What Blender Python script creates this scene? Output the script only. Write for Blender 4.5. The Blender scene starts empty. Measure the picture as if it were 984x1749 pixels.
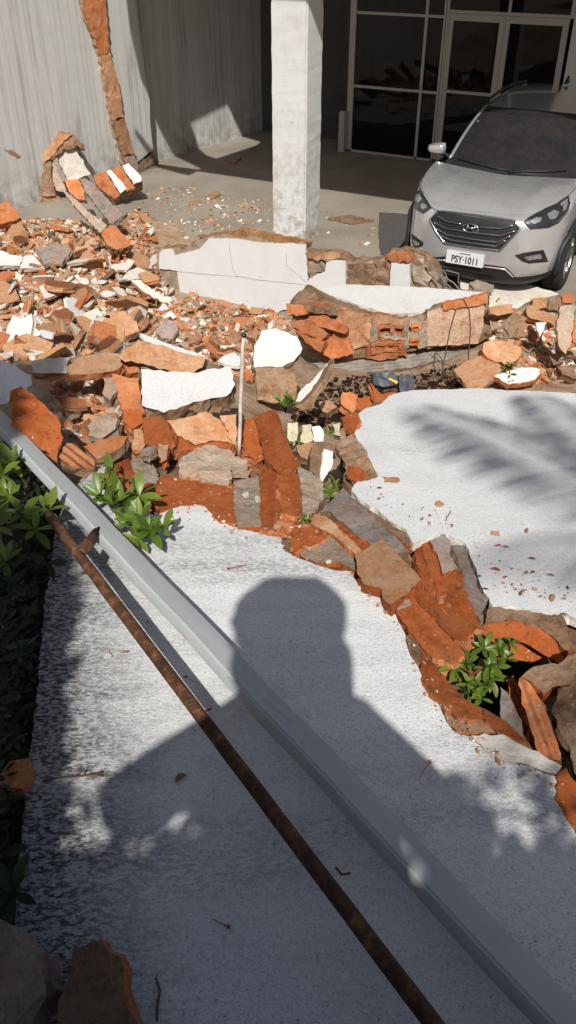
import bpy, bmesh, math, random
from mathutils import Vector, Matrix, noise
from mathutils.geometry import delaunay_2d_cdt
from mathutils.bvhtree import BVHTree

# ------------------------------------------------------------------ camera, sky, sun, exposure
scene = bpy.context.scene
F_PX, PITCH, CAM_H = 1420.0, math.radians(35.8), 3.46
cam_data = bpy.data.cameras.new('camera')
cam = bpy.data.objects.new('camera', cam_data)
scene.collection.objects.link(cam)
cam.location = (0, 0, CAM_H)
cam.rotation_euler = (math.pi / 2 - PITCH, 0, 0)
cam_data.sensor_fit = 'VERTICAL'
cam_data.angle_y = 2 * math.atan(874.5 / F_PX)
cam_data.clip_start, cam_data.clip_end = 0.02, 500
scene.camera = cam

SUN_EL, SUN_AZ = math.radians(44.6), math.radians(0.7)   # light travels towards +Y and down
SUN_DIR = Vector((math.sin(SUN_AZ) * math.cos(SUN_EL), math.cos(SUN_AZ) * math.cos(SUN_EL), -math.sin(SUN_EL)))
world = bpy.data.worlds.new('World')
scene.world = world
world.use_nodes = True
wn = world.node_tree
bg = wn.nodes['Background']
sky = wn.nodes.new('ShaderNodeTexSky')
sky.sky_type = 'NISHITA'
sky.sun_disc = False
sky.sun_elevation = SUN_EL
sky.sun_rotation = math.pi + SUN_AZ
sky.air_density, sky.dust_density, sky.ozone_density = .9, 3.0, .6
wn.links.new(sky.outputs[0], bg.inputs[0])
bg.inputs[1].default_value = 0.075
sun_data = bpy.data.lights.new('sun', 'SUN')
sun_data.energy, sun_data.angle, sun_data.color = 4.9, math.radians(0.55), (1.0, 0.965, 0.905)
sun = bpy.data.objects.new('sun', sun_data)
scene.collection.objects.link(sun)
sun.rotation_euler = SUN_DIR.to_track_quat('-Z', 'Y').to_euler()
sun.location = (0, -8, 12)
vs = scene.view_settings
vs.view_transform, vs.look, vs.gamma, vs.use_curve_mapping = 'Standard', 'None', 1.0, False
vs.exposure = 0.0
scene.cycles.max_bounces = 8
scene.cycles.use_denoising = True

rng = random.Random(7)
COL = scene.collection

# ------------------------------------------------------------------ picture <-> place
CP, SP = math.cos(PITCH), math.sin(PITCH)
CAM = Vector((0, 0, CAM_H))
def ray(px, py):
    x, y = (px - 492) / F_PX, -(py - 874.5) / F_PX
    return Vector((x, CP + y * SP, -SP + y * CP))
def on_plane(px, py, p0, n):
    d = ray(px, py)
    return CAM + d * ((p0 - CAM).dot(n) / d.dot(n))
def at_z(px, py, z=0.0):
    d = ray(px, py)
    return CAM + d * ((z - CAM_H) / d.z)
def slab_z(y): return 1.77 - 0.105 * y
def lerp_tab(t, x):
    if x <= t[0][0]: return t[0][1]
    for (a, b), (c, d) in zip(t, t[1:]):
        if x <= c: return b + (d - b) * (x - a) / (c - a)
    return t[-1][1]
GL = [(-6, 2.15), (-.25, 2.12), (.05, 1.47), (3, 1.20), (4.7, 1.12), (6.3, .55), (7.4, .12), (8.2, .01), (8.8, -.01), (9.6, .012), (11.5, -.03)]
GR = [(-6, 2.15), (-.25, 2.12), (.05, 1.47), (3, 1.17), (3.9, 1.00), (4.5, .72), (5.2, .52), (6.5, .26), (7.6, .06), (8.3, -.03)]
def sstep(a, b, x):
    t = min(1, max(0, (x - a) / (b - a)))
    return t * t * (3 - 2 * t)
def ground_z(x, y):
    k = sstep(-.5, .35, x)
    z = lerp_tab(GL, y) * (1 - k) + lerp_tab(GR, y) * k
    amp = .05 * sstep(3.6, 5.2, y) * (1 - sstep(7.8, 9.2, y))
    z += amp * 2 * noise.noise(Vector((x * 1.3, y * 1.3, 3.1)))
    if x < -1.0 and 8 < y < 12.5:      # heap of rubble spreading along the side wall
        z += .16 * sstep(-1.0, -2.4, x) * (1 - sstep(10.5, 12.6, y)) * sstep(8, 9, y)
    if 1.0 < x < 5 and 4.6 < y < 8.0:                # heap in front of the car
        z += .22 * sstep(1.0, 1.9, x) * sstep(4.8, 6.0, y) * (1 - sstep(7.2, 7.9, y))
    return z
def on_ground(px, py, dz=0.0):
    d = ray(px, py)
    lo, step = 0.5, 0.05
    t = lo
    while t < 25:
        p = CAM + d * t
        if p.z <= ground_z(p.x, p.y) + dz: break
        t += step
    a, b = t - step, t
    for _ in range(14):
        m = (a + b) / 2
        p = CAM + d * m
        if p.z <= ground_z(p.x, p.y) + dz: b = m
        else: a = m
    return CAM + d * b
SLAB_N = Vector((0, .105, 1)).normalized()
def on_slab(px, py, dz=0.0):
    return on_plane(px, py, Vector((0, 0, 1.77 + dz)), SLAB_N)
# axes of the building
YAW = math.radians(28)
U = Vector((math.cos(YAW), -math.sin(YAW), 0))
V = Vector((math.sin(YAW), math.cos(YAW), 0))
def UV(u, v, z=0.0): return U * u + V * v + Vector((0, 0, z))
# pixel polygons read off enlarged crops: origin and scale of the crop
def Z(ox, oy, s): return lambda *p: [(ox + a / s, oy + b / s) for a, b in p]
PX = Z(0, 0, 1)
a1, a2, a3, a4 = Z(0, 0, 1.968), Z(484, 0, 1.968), Z(0, 320, 1.968), Z(400, 380, 1.685)
a5, a6, a7, a8 = Z(0, 580, 1.968), Z(380, 560, 1.968), Z(480, 840, 1.952), Z(0, 900, 1.968)
b1, b2, b3, b4 = Z(684, 120, 3.28), Z(0, 200, 3.514), Z(0, 440, 3.514), Z(240, 380, 3.28)
b5, b6, b7, b8 = Z(700, 440, 3.465), Z(0, 700, 2.894), Z(0, 1250, 2.46), Z(500, 1250, 2.033)
c1, c2, c3, c4, c5 = Z(560, 0, 2.321), Z(180, 680, 3.28), Z(400, 640, 3.28), Z(720, 1000, 3.727), Z(500, 820, 2.733)

# ------------------------------------------------------------------ materials
class NT:
    def __init__(s, name):
        s.m = bpy.data.materials.new(name)
        s.m.use_nodes = True
        s.t = s.m.node_tree
        s.b = s.t.nodes['Principled BSDF']
        s.tc = s.t.nodes.new('ShaderNodeTexCoord')
        s.oi = s.t.nodes.new('ShaderNodeObjectInfo')
    def n(s, typ, **kw):
        nd = s.t.nodes.new('ShaderNode' + typ)
        for k, v in kw.items(): setattr(nd, k, v)
        return nd
    def link(s, a, b): s.t.links.new(a, b)
    def coord(s, scale=(1, 1, 1), rot=(0, 0, 0), rand=True):
        mp = s.n('Mapping')
        mp.inputs['Scale'].default_value = scale
        mp.inputs['Rotation'].default_value = rot
        s.link(s.tc.outputs['Object'], mp.inputs[0])
        if rand:
            c = s.n('CombineXYZ')
            mu = s.n('Math', operation='MULTIPLY')
            mu.inputs[1].default_value = 37.0
            s.link(s.oi.outputs['Random'], mu.inputs[0])
            for i in range(3): s.link(mu.outputs[0], c.inputs[i])
            s.link(c.outputs[0], mp.inputs['Location'])
        return mp.outputs[0]
    def noise(s, scale, detail=4, rough=.6, vec=None, out=0):
        nd = s.n('TexNoise')
        nd.inputs['Scale'].default_value = scale
        nd.inputs['Detail'].default_value = detail
        nd.inputs['Roughness'].default_value = rough
        if vec: s.link(vec, nd.inputs['Vector'])
        return nd.outputs[out]
    def ramp(s, fac, stops, interp='LINEAR'):
        r = s.n('ValToRGB')
        r.color_ramp.interpolation = interp
        e = r.color_ramp.elements
        while len(e) < len(stops): e.new(.5)
        for el, (p, c) in zip(e, stops):
            el.position = p
            el.color = (c, c, c, 1) if isinstance(c, (int, float)) else (*c, 1)
        s.link(fac, r.inputs[0])
        return r.outputs[0]
    def mix(s, fac, a, b, blend='MIX'):
        m = s.n('MixRGB', blend_type=blend)
        for i, x in ((0, fac), (1, a), (2, b)):
            if isinstance(x, (int, float)): m.inputs[i].default_value = x if i == 0 else (x, x, x, 1)
            elif isinstance(x, tuple): m.inputs[i].default_value = (*x, 1)
            else: s.link(x, m.inputs[i])
        return m.outputs[0]
    def bump(s, h, strength=.5, dist=.01, prev=None):
        b = s.n('Bump')
        b.inputs['Strength'].default_value = strength
        b.inputs['Distance'].default_value = dist
        s.link(h, b.inputs['Height'])
        if prev: s.link(prev, b.inputs['Normal'])
        s.link(b.outputs[0], s.b.inputs['Normal'])
        return b.outputs[0]
    def color(s, c):
        if isinstance(c, tuple): s.b.inputs['Base Color'].default_value = (*c, 1)
        else: s.link(c, s.b.inputs['Base Color'])
    def set(s, **kw):
        for k, v in kw.items(): s.b.inputs[k.replace('_', ' ')].default_value = v
M = {}
def plain(name, col, rough=.6, metal=0.0, var=.12, scale=9, bump=0.0, spec=.3, **kw):
    t = NT(name)
    v = t.coord()
    f = t.noise(scale, 5, .65, v)
    t.color(t.mix(t.ramp(f, [(.3, 0), (.7, 1)]), tuple(max(0, c * (1 - var)) for c in col), tuple(c * (1 + var) for c in col)))
    t.set(Roughness=rough, Metallic=metal, **{'Specular_IOR_Level': spec})
    t.set(**kw)
    if bump: t.bump(t.noise(scale * 5, 5, .7, v), bump, .01)
    M[name] = t.m
    return t.m
def stony(name, cols, fine, rough=.9, scale=10, bump=.6, dist=.012, dust=None, dust_amt=.5, groove=None, randval=.25):
    """fired clay / mortar / broken stone: patches of several tones, dust, pits"""
    t = NT(name)
    v = t.coord()
    f1 = t.noise(scale, 6, .65, v)
    st = [(.25 + .5 * i / max(1, len(cols) - 1), c) for i, c in enumerate(cols)]
    c = t.ramp(f1, st)
    f2 = t.noise(scale * fine, 6, .8, v)
    c = t.mix(.75, c, t.ramp(f2, [(.28, .30), (.46, .85), (.6, 1.0), (.78, 1.25)]), 'MULTIPLY')
    f4 = t.noise(scale * 11, 4, .8, v)
    c = t.mix(.7, c, t.ramp(f4, [(.30, .40), (.45, .95), (.62, 1.05), (.75, 1.35)]), 'MULTIPLY')
    # dark pits and hairline cracks
    pits = t.ramp(t.noise(scale * 4.3, 3, .6, t.coord((1.3, .9, 1.1))), [(.66, 0), (.72, .75)])
    c = t.mix(pits, c, tuple(x * .3 for x in cols[0]))
    if dust:
        f3 = t.noise(scale * .7, 7, .75, t.coord((1.7, 1.1, 1.4)))
        c = t.mix(t.ramp(f3, [(.5 - .22 * dust_amt, 0), (.66, dust_amt * 1.25)]), c, dust)
        sm = t.noise(scale * 1.1, 6, .8, t.coord((.5, 2.6, 1.2), (0, 0, .7)))
        c = t.mix(t.ramp(sm, [(.52, 0), (.62, dust_amt)]), c, tuple(x * .92 for x in dust))
        fl = t.ramp(t.noise(scale * 8, 3, .7, t.coord((1, 1.3, 1))), [(.66, 0), (.71, .7)])
        c = t.mix(fl, c, (.58, .52, .45))
    hv = t.n('HueSaturation')
    rv = t.n('MapRange')
    rv.inputs[3].default_value, rv.inputs[4].default_value = 1 - randval, 1 + randval
    t.link(t.oi.outputs['Random'], rv.inputs[0])
    t.link(rv.outputs[0], hv.inputs['Value'])
    t.link(c, hv.inputs['Color'])
    t.color(hv.outputs[0])
    t.set(Roughness=rough, Specular_IOR_Level=.15)
    nb = t.bump(t.noise(scale * 2.2, 8, .7, v), bump, dist)
    nb = t.bump(t.noise(scale * 10, 6, .75, v), min(1, bump * .9), dist * .35, nb)
    if groove:
        w = t.n('TexWave', wave_type='BANDS', bands_direction=groove[0])
        w.inputs['Scale'].default_value = groove[1]
        w.inputs['Distortion'].default_value = .6
        w.inputs['Detail'].default_value = 2
        t.link(v, w.inputs['Vector'])
        t.bump(w.outputs['Fac'], .8, groove[2], nb)
    M[name] = t.m
stony('terracotta', [(.27, .065, .022), (.42, .125, .04), (.50, .175, .065), (.46, .20, .09)], 5, dust=(.42, .26, .16), dust_amt=.3, scale=7)
stony('terracotta_ribbed', [(.27, .065, .022), (.42, .125, .04), (.50, .175, .065)], 5, dust=(.42, .27, .17), dust_amt=.4, scale=7, groove=('Y', 9, .014))
stony('terracotta_smooth', [(.26, .060, .015), (.32, .082, .021), (.37, .105, .029)], 3, scale=6, bump=.6, dist=.008, dust=(.38, .20, .10), dust_amt=.12)
stony('terracotta_grooved', [(.26, .060, .015), (.32, .082, .021), (.37, .105, .029)], 3, scale=6, bump=.5, dist=.008, dust=(.38, .20, .10), dust_amt=.12, groove=('Y', 3.4, .010))
stony('clay_dusty', [(.36, .14, .055), (.45, .21, .095), (.50, .30, .17)], 5, dust=(.52, .40, .28), dust_amt=.36, scale=8)
stony('clay_brown', [(.11, .055, .03), (.22, .115, .06), (.32, .18, .10), (.36, .25, .16)], 4, dust=(.40, .31, .22), dust_amt=.4, scale=9, bump=.9, dist=.02)
stony('mortar', [(.22, .19, .15), (.34, .30, .25), (.46, .42, .35)], 4, dust=(.46, .27, .15), dust_amt=.5, scale=9, bump=.9, dist=.015)
stony('mortar_grey', [(.16, .15, .145), (.27, .25, .24), (.38, .35, .32)], 4, scale=9, bump=.7, dist=.012, dust=(.42, .23, .13), dust_amt=.45)
stony('plaster_chip', [(.56, .52, .45), (.66, .63, .57), (.73, .71, .66)], 3, scale=8, bump=.35, dist=.006, dust=(.52, .40, .28), dust_amt=.4, randval=.14)
stony('plaster_yellow', [(.52, .44, .26), (.62, .56, .38), (.66, .62, .5)], 3, scale=8, bump=.6, dist=.008, randval=.1)
stony('rubble_soil', [(.17, .085, .045), (.30, .17, .095), (.40, .27, .17), (.45, .34, .24)], 3, scale=5, bump=1, dist=.03, dust=(.47, .38, .28), dust_amt=.5)
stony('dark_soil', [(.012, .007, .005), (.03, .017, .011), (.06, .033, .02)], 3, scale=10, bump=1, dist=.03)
stony('old_wood', [(.15, .12, .095), (.27, .24, .2), (.36, .33, .29)], 3, scale=8, bump=.6, dist=.008, groove=('Y', 9, .006), randval=.1)
stony('brown_wood', [(.22, .10, .035), (.36, .18, .07), (.44, .25, .12)], 3, scale=8, bump=.6, dist=.008, groove=('X', 9, .006), randval=.1)
stony('painted_brick', [(.30, .10, .06), (.44, .26, .17), (.50, .38, .27), (.47, .22, .13)], 4, scale=16, bump=.7, dist=.01, groove=('Y', 8, .014))
def stucco(name, base, mold=0.0, streak_rot=0.0, spots=.5, grain=.5, moldcol=(.035, .036, .04), dirt=(.45, .41, .35), dirt_amt=.2, tooth=140, side=False, foot=False):
    t = NT(name)
    v = t.coord(rand=False)
    c = t.mix(t.ramp(t.noise(3, 5, .6, v), [(.35, 0), (.7, 1)]), tuple(x * .92 for x in base), base)
    c = t.mix(t.ramp(t.noise(2.2, 6, .7, t.coord((1.2, .9, 1), rand=False)), [(.52, 0), (.75, dirt_amt)]), c, dirt)
    if mold:
        # black mould settles in the pits of the render coat, in long washed streaks
        sv = t.coord((.55, 3.4, 1), (0, 0, streak_rot), rand=False)
        big = t.ramp(t.noise(1.5, 4, .55, sv), [(.36, .06), (.52, .45), (.66, 1)])
        patch = t.ramp(t.noise(.8, 3, .5, t.coord((1, 1, 1), rand=False)), [(.35, .4), (.6, 1)])
        pit = t.ramp(t.noise(60, 5, .75, t.coord((.8, 1.6, 1), (0, 0, streak_rot), rand=False)), [(.44, 0), (.56, 1)])
        mk = t.mix(1, t.mix(1, big, patch, 'MULTIPLY'), t.mix(.18, pit, 1.0), 'MULTIPLY')
        if side:      # mould and painted-in shade together blacken the slab's left side
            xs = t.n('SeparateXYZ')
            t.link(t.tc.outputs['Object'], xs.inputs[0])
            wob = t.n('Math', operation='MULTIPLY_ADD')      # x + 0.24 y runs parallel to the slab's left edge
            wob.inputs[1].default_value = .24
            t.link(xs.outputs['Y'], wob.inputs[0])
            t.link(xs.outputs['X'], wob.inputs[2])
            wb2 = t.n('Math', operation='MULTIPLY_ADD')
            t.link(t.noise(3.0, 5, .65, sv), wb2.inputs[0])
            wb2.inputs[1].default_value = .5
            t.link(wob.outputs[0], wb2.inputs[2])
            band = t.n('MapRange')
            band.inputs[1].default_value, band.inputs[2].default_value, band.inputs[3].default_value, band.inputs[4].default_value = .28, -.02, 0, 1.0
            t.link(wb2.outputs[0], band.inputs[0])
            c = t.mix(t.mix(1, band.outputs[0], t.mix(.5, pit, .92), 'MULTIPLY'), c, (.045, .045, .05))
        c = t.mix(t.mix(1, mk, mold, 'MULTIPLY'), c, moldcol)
    gr = t.ramp(t.noise(tooth * 1.3, 4, .75, v), [(.33, .45), (.47, .93), (.6, 1.0)])
    c = t.mix(min(1, grain * 1.1), c, gr, 'MULTIPLY')
    sp = t.ramp(t.noise(75, 3, .6, v), [(.62, 0), (.70, 1)])
    sp = t.mix(1, sp, t.ramp(t.noise(5, 3, .6, v), [(.4, .1), (.65, 1)]), 'MULTIPLY')
    c = t.mix(t.mix(1, sp, spots, 'MULTIPLY'), c, (.07, .065, .06))
    if foot:          # splashed dirt and scuffs near the ground, a few runs higher up
        zs = t.n('SeparateXYZ')
        t.link(t.tc.outputs['Object'], zs.inputs[0])
        mr = t.n('MapRange')
        mr.inputs[1].default_value, mr.inputs[2].default_value = 1.5, 0.0
        t.link(zs.outputs['Z'], mr.inputs[0])
        fk = t.mix(1, mr.outputs[0], t.ramp(t.noise(7, 6, .75, v), [(.47, 0), (.6, .9)]), 'MULTIPLY')
        c = t.mix(fk, c, (.30, .25, .19))
        c = t.mix(t.ramp(t.noise(5, 4, .6, t.coord((2.5, 2.5, .12), rand=False)), [(.58, 0), (.72, .35)]), c, (.42, .41, .38))
        c = t.mix(t.ramp(t.noise(11, 5, .7, v), [(.66, 0), (.70, .8)]), c, (.36, .31, .25))
    t.color(c)
    t.set(Roughness=.9, Specular_IOR_Level=.12)
    nb = t.bump(t.noise(tooth, 4, .7, v), grain, .006)
    t.bump(t.noise(14, 4, .6, v), grain * .4, .012, nb)
    M[name] = t.m
stucco('stucco_mold_shade', (.84, .84, .83), mold=.55, streak_rot=.12, spots=.7, grain=.7, side=True)
stucco('stucco_slab', (.77, .77, .76), mold=.28, streak_rot=-.5, spots=.55, grain=.6)
stucco('stucco_white', (.65, .655, .65), mold=0, spots=.3, grain=.25, dirt_amt=.22)
stucco('stucco_chunk', (.68, .675, .66), mold=.10, streak_rot=.6, spots=.5, grain=.45, dirt_amt=.55, dirt=(.50, .42, .33))
stucco('stucco_pillar', (.60, .605, .60), mold=0, spots=.35, grain=.25, dirt_amt=.4, dirt=(.40, .35, .29), foot=True)
def wall_streaks():
    t = NT('streaked_wall')
    v = t.coord(rand=False)
    s1 = t.ramp(t.noise(3.2, 4, .55, t.coord((1.6, 1, .035), rand=False)), [(.40, 0), (.47, .5), (.50, .05), (.55, .15), (.585, 1), (.62, .15), (.72, .6)])
    s2 = t.ramp(t.noise(7, 4, .6, t.coord((1.6, 1, .04), rand=False)), [(.5, 0), (.68, 1)])
    c = t.mix(t.mix(1, s1, .6, 'MULTIPLY'), (.53, .53, .51), (.22, .21, .20))
    c = t.mix(t.mix(1, s2, .4, 'MULTIPLY'), c, (.42, .39, .36))
    c = t.mix(t.ramp(t.noise(4, 5, .6, v), [(.5, 0), (.75, .35)]), c, (.57, .57, .55))
    sp = t.ramp(t.noise(30, 3, .6, v), [(.70, 0), (.74, .8)])
    c = t.mix(sp, c, (.14, .11, .08))
    # algae and mould creeping up from the wet foot of the wall
    sx = t.n('SeparateXYZ')
    t.link(t.tc.outputs['Object'], sx.inputs[0])
    mr = t.n('MapRange')
    mr.inputs[1].default_value, mr.inputs[2].default_value = .75, 0.0
    t.link(sx.outputs['Z'], mr.inputs[0])
    al = t.mix(1, mr.outputs[0], t.ramp(t.noise(5, 5, .7, v), [(.42, 0), (.66, .8)]), 'MULTIPLY')
    c = t.mix(al, c, (.13, .13, .07))
    t.color(c)
    t.set(Roughness=.85, Specular_IOR_Level=.15)
    t.bump(t.noise(25, 5, .6, v), .25, .01)
    M['streaked_wall'] = t.m
wall_streaks()
def floor_mat():
    t = NT('yard_concrete')
    v = t.coord(rand=False)
    c = t.ramp(t.noise(1.1, 6, .6, v), [(.3, (.21, .18, .145)), (.5, (.26, .23, .19)), (.7, (.31, .28, .235))])
    c = t.mix(t.ramp(t.noise(5, 6, .7, v), [(.5, 0), (.75, .5)]), c, (.24, .20, .16))
    c = t.mix(t.ramp(t.noise(55, 4, .7, v), [(.62, 0), (.7, .6)]), c, (.46, .36, .28))
    t.color(c)
    t.set(Roughness=.8, Specular_IOR_Level=.25)
    t.bump(t.noise(40, 5, .7, v), .3, .01)
    M['yard_concrete'] = t.m
floor_mat()
def rust_mat():
    t = NT('rust')
    v = t.coord()
    f = t.noise(26, 6, .75, v)
    c = t.ramp(f, [(.3, (.03, .014, .009)), (.5, (.085, .036, .017)), (.62, (.19, .085, .034)), (.76, (.36, .20, .09))])
    t.color(c)
    t.set(Roughness=.75, Specular_IOR_Level=.35)
    t.bump(t.noise(70, 6, .75, v), .6, .004)
    M['rust'] = t.m
rust_mat()
def rail_mat():
    t = NT('grey_rail_paint')
    v = t.coord()
    c = t.mix(t.ramp(t.noise(4, 5, .6, t.coord((1, 6, 6))), [(.4, 0), (.7, 1)]), (.42, .44, .435), (.48, .50, .49))
    c = t.mix(t.ramp(t.noise(9, 6, .75, t.coord((.5, 3, 3))), [(.60, 0), (.66, .6)]), c, (.36, .30, .23))
    c = t.mix(t.ramp(t.noise(45, 5, .7, v), [(.66, 0), (.72, .8)]), c, (.16, .13, .11))
    t.color(c)
    t.set(Roughness=.55, Specular_IOR_Level=.35)
    t.bump(t.noise(60, 5, .7, v), .25, .003)
    M['grey_rail_paint'] = t.m
rail_mat()
def leaf_mat(name, c0, c1, rough=.38):
    t = NT(name)
    v = t.coord()
    c = t.mix(t.oi.outputs['Random'], c0, c1)
    c = t.mix(t.ramp(t.noise(30, 4, .6, v), [(.35, 0), (.7, .5)]), c, tuple(x * .55 for x in c0))
    t.color(c)
    t.set(Roughness=rough, Specular_IOR_Level=.5)
    tr = t.n('BsdfTranslucent')
    t.link(c, tr.inputs[0])
    ms = t.n('MixShader')
    ms.inputs[0].default_value = .28
    out = t.t.nodes['Material Output']
    t.link(t.b.outputs[0], ms.inputs[1])
    t.link(tr.outputs[0], ms.inputs[2])
    t.link(ms.outputs[0], out.inputs[0])
    M[name] = t.m
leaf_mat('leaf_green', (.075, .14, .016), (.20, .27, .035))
leaf_mat('leaf_dark', (.010, .022, .006), (.028, .052, .012), .55)  # darkened leaf green: the shrub's deep shade is put into the colour
leaf_mat('leaf_dry', (.26, .13, .05), (.40, .24, .10), .7)
leaf_mat('petal_red', (.50, .06, .045), (.62, .12, .08), .6)
plain('twig', (.10, .062, .04), .8, bump=.4, scale=20)
plain('pale_stick', (.58, .52, .45), .8, bump=.5, scale=14, var=.3)
plain('frame_aluminium', (.42, .40, .37), .45, var=.06)
plain('white_wall', (.60, .59, .57), .8, var=.05)
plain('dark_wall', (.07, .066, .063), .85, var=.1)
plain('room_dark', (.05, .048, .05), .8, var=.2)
plain('canopy_concrete', (.42, .41, .39), .85, var=.08)
plain('dark_mat', (.085, .078, .075), .85, var=.2, scale=30, bump=.5)
plain('black_plastic', (.018, .018, .019), .5, var=.15)
plain('tyre_rubber', (.022, .022, .023), .8, var=.2, bump=.4, scale=20)
plain('rim_metal', (.32, .33, .34), .35, 1.0, var=.08)
plain('chrome', (.55, .56, .57), .18, 1.0, var=.03)
plain('plate_grey', (.56, .57, .58), .45, var=.03)
plain('plate_black', (.02, .02, .022), .5)
plain('lamp_dark', (.02, .021, .023), .2, var=.4, scale=20, spec=.6, Coat_Weight=.8)
plain('lamp_clear', (.30, .31, .32), .2, .5, var=.5, scale=40, Coat_Weight=1.0)
plain('sticker_green', (.16, .42, .26), .5)
plain('sticker_white', (.75, .78, .76), .5)
plain('navy_plastic', (.014, .02, .034), .4, var=.3, spec=.5)
plain('yellow_plastic', (.60, .42, .04), .5)
plain('wire_grey', (.20, .18, .165), .6, .3)
plain('skin', (.42, .25, .17), .6, var=.05)
plain('cloth_dark', (.05, .06, .09), .9, var=.1)
plain('bark', (.12, .085, .06), .9, bump=.8, scale=14, var=.3)
plain('crack_line', (.30, .28, .26), .95, var=.2)
def car_paint():
    t = NT('silver_paint')
    v = t.coord(rand=False)
    c = t.mix(t.ramp(t.noise(3, 5, .65, v), [(.4, 0), (.7, 1)]), (.62, .635, .65), (.58, .59, .595))
    dustf = t.ramp(t.noise(6, 6, .7, v), [(.45, 0), (.75, .45)])
    sx = t.n('SeparateXYZ')
    g = t.n('NewGeometry')
    t.link(g.outputs['Normal'], sx.inputs[0])
    up = t.ramp(sx.outputs['Z'], [(.5, 0), (.95, 1)])
    c = t.mix(t.mix(1, dustf, up, 'MULTIPLY'), c, (.42, .37, .31))
    t.color(c)
    t.set(Metallic=.6, Roughness=.22, Coat_Weight=1.0, Coat_Roughness=.06)
    M['silver_paint'] = t.m
car_paint()
def car_glass():
    t = NT('dusty_glass')
    v = t.coord(rand=False)
    d = t.ramp(t.noise(5, 7, .75, v), [(.40, 0), (.72, 1)])
    d2 = t.ramp(t.noise(38, 5, .8, v), [(.48, 0), (.75, 1)])
    k = t.mix(.6, d, d2, 'MULTIPLY')
    t.color(t.mix(t.mix(1, k, .28, 'MULTIPLY'), (.016, .016, .018), (.15, .12, .10)))
    t.link(t.ramp(k, [(0, .05), (1, .4)]), t.b.inputs['Roughness'])
    t.set(Specular_IOR_Level=.5)
    M['dusty_glass'] = t.m
car_glass()
def facade_glass():
    t = NT('tinted_glass')
    t.color((.008, .008, .01))
    t.set(Roughness=.03, Specular_IOR_Level=.5, IOR=1.45)
    tr = t.n('BsdfTransparent')
    tr.inputs[0].default_value = (.22, .22, .25, 1)
    ms = t.n('MixShader')
    ms.inputs[0].default_value = .55
    out = t.t.nodes['Material Output']
    t.link(tr.outputs[0], ms.inputs[1])
    t.link(t.b.outputs[0], ms.inputs[2])
    t.link(ms.outputs[0], out.inputs[0])
    M['tinted_glass'] = t.m
facade_glass()

# ------------------------------------------------------------------ object helpers
def props(o, label=None, cat=None, group=None, kind=None):
    if label: o['label'] = label
    if cat: o['category'] = cat
    if group: o['group'] = group
    if kind: o['kind'] = kind
    return o
def link_obj(name, me, parent=None, loc=None, rot=None):
    o = bpy.data.objects.new(name, me)
    COL.objects.link(o)
    if loc is not None: o.location = loc
    if rot is not None: o.rotation_euler = rot
    if parent is not None:
        o.parent = parent
    return o
def empty(name, loc, label, cat, group=None):
    o = bpy.data.objects.new(name, None)
    o.empty_display_size = .1
    COL.objects.link(o)
    o.location = loc
    return props(o, label, cat, group)
def to_mesh(name, bm, mats, smooth=False):
    me = bpy.data.meshes.new(name)
    bm.normal_update()
    bm.to_mesh(me)
    bm.free()
    for m in (mats if isinstance(mats, (list, tuple)) else [mats]): me.materials.append(M[m])
    if smooth: me.polygons.foreach_set('use_smooth', [True] * len(me.polygons))
    return me
def put(name, bm, mats, parent=None, smooth=False, origin=None):
    """link a bmesh given in world coordinates; origin = its centre (or the parent's space)"""
    base = Vector(parent.location) if parent is not None and parent.parent is None else Vector((0, 0, 0))
    if parent is not None and parent.parent is not None:
        base = Vector(parent.parent.location) + Vector(parent.location)
    if origin is None:
        c = Vector((0, 0, 0))
        for v in bm.verts: c += v.co
        origin = c / max(1, len(bm.verts))
    for v in bm.verts: v.co -= origin
    if parent is not None and parent.parent is None and parent.rotation_euler.z:
        o = link_obj(name, to_mesh(name, bm, mats, smooth), parent, origin)
        o.matrix_parent_inverse = Matrix.LocRotScale(parent.location, parent.rotation_euler, None).inverted()
        return o
    return link_obj(name, to_mesh(name, bm, mats, smooth), parent, origin - base)
def add_box(bm, c, ax, ay, az, mat=0):
    vs_ = []
    for sz in (-1, 1):
        for sx, sy in ((-1, -1), (1, -1), (1, 1), (-1, 1)):
            vs_.append(bm.verts.new(c + ax * sx + ay * sy + az * sz))
    for f in ((3, 2, 1, 0), (4, 5, 6, 7), (0, 1, 5, 4), (1, 2, 6, 5), (2, 3, 7, 6), (3, 0, 4, 7)):
        fc = bm.faces.new([vs_[i] for i in f])
        fc.material_index = mat
    return vs_
def box_uvz(bm, u0, u1, v0, v1, z0, z1):
    return add_box(bm, UV((u0 + u1) / 2, (v0 + v1) / 2, (z0 + z1) / 2), U * (u1 - u0) / 2, V * (v1 - v0) / 2, Vector((0, 0, (z1 - z0) / 2)))
def add_tube(bm, pts, radii, seg=8, cap=True, mat=0):
    pts = [Vector(p) for p in pts]
    if not isinstance(radii, (list, tuple)): radii = [radii] * len(pts)
    rings = []
    prev = None
    for i, p in enumerate(pts):
        d = (pts[min(i + 1, len(pts) - 1)] - pts[max(i - 1, 0)]).normalized()
        if prev is None:
            a = d.orthogonal().normalized()
        else:
            a = (prev - d * prev.dot(d))
            a = a.normalized() if a.length > 1e-6 else d.orthogonal().normalized()
        prev = a
        b = d.cross(a)
        rings.append([bm.verts.new(p + (a * math.cos(2 * math.pi * k / seg) + b * math.sin(2 * math.pi * k / seg)) * radii[i]) for k in range(seg)])
    for r0, r1 in zip(rings, rings[1:]):
        for k in range(seg):
            f = bm.faces.new((r0[k], r0[(k + 1) % seg], r1[(k + 1) % seg], r1[k]))
            f.material_index = mat
    if cap:
        bm.faces.new(rings[0][::-1]).material_index = mat
        bm.faces.new(rings[-1]).material_index = mat
    return rings

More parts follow.
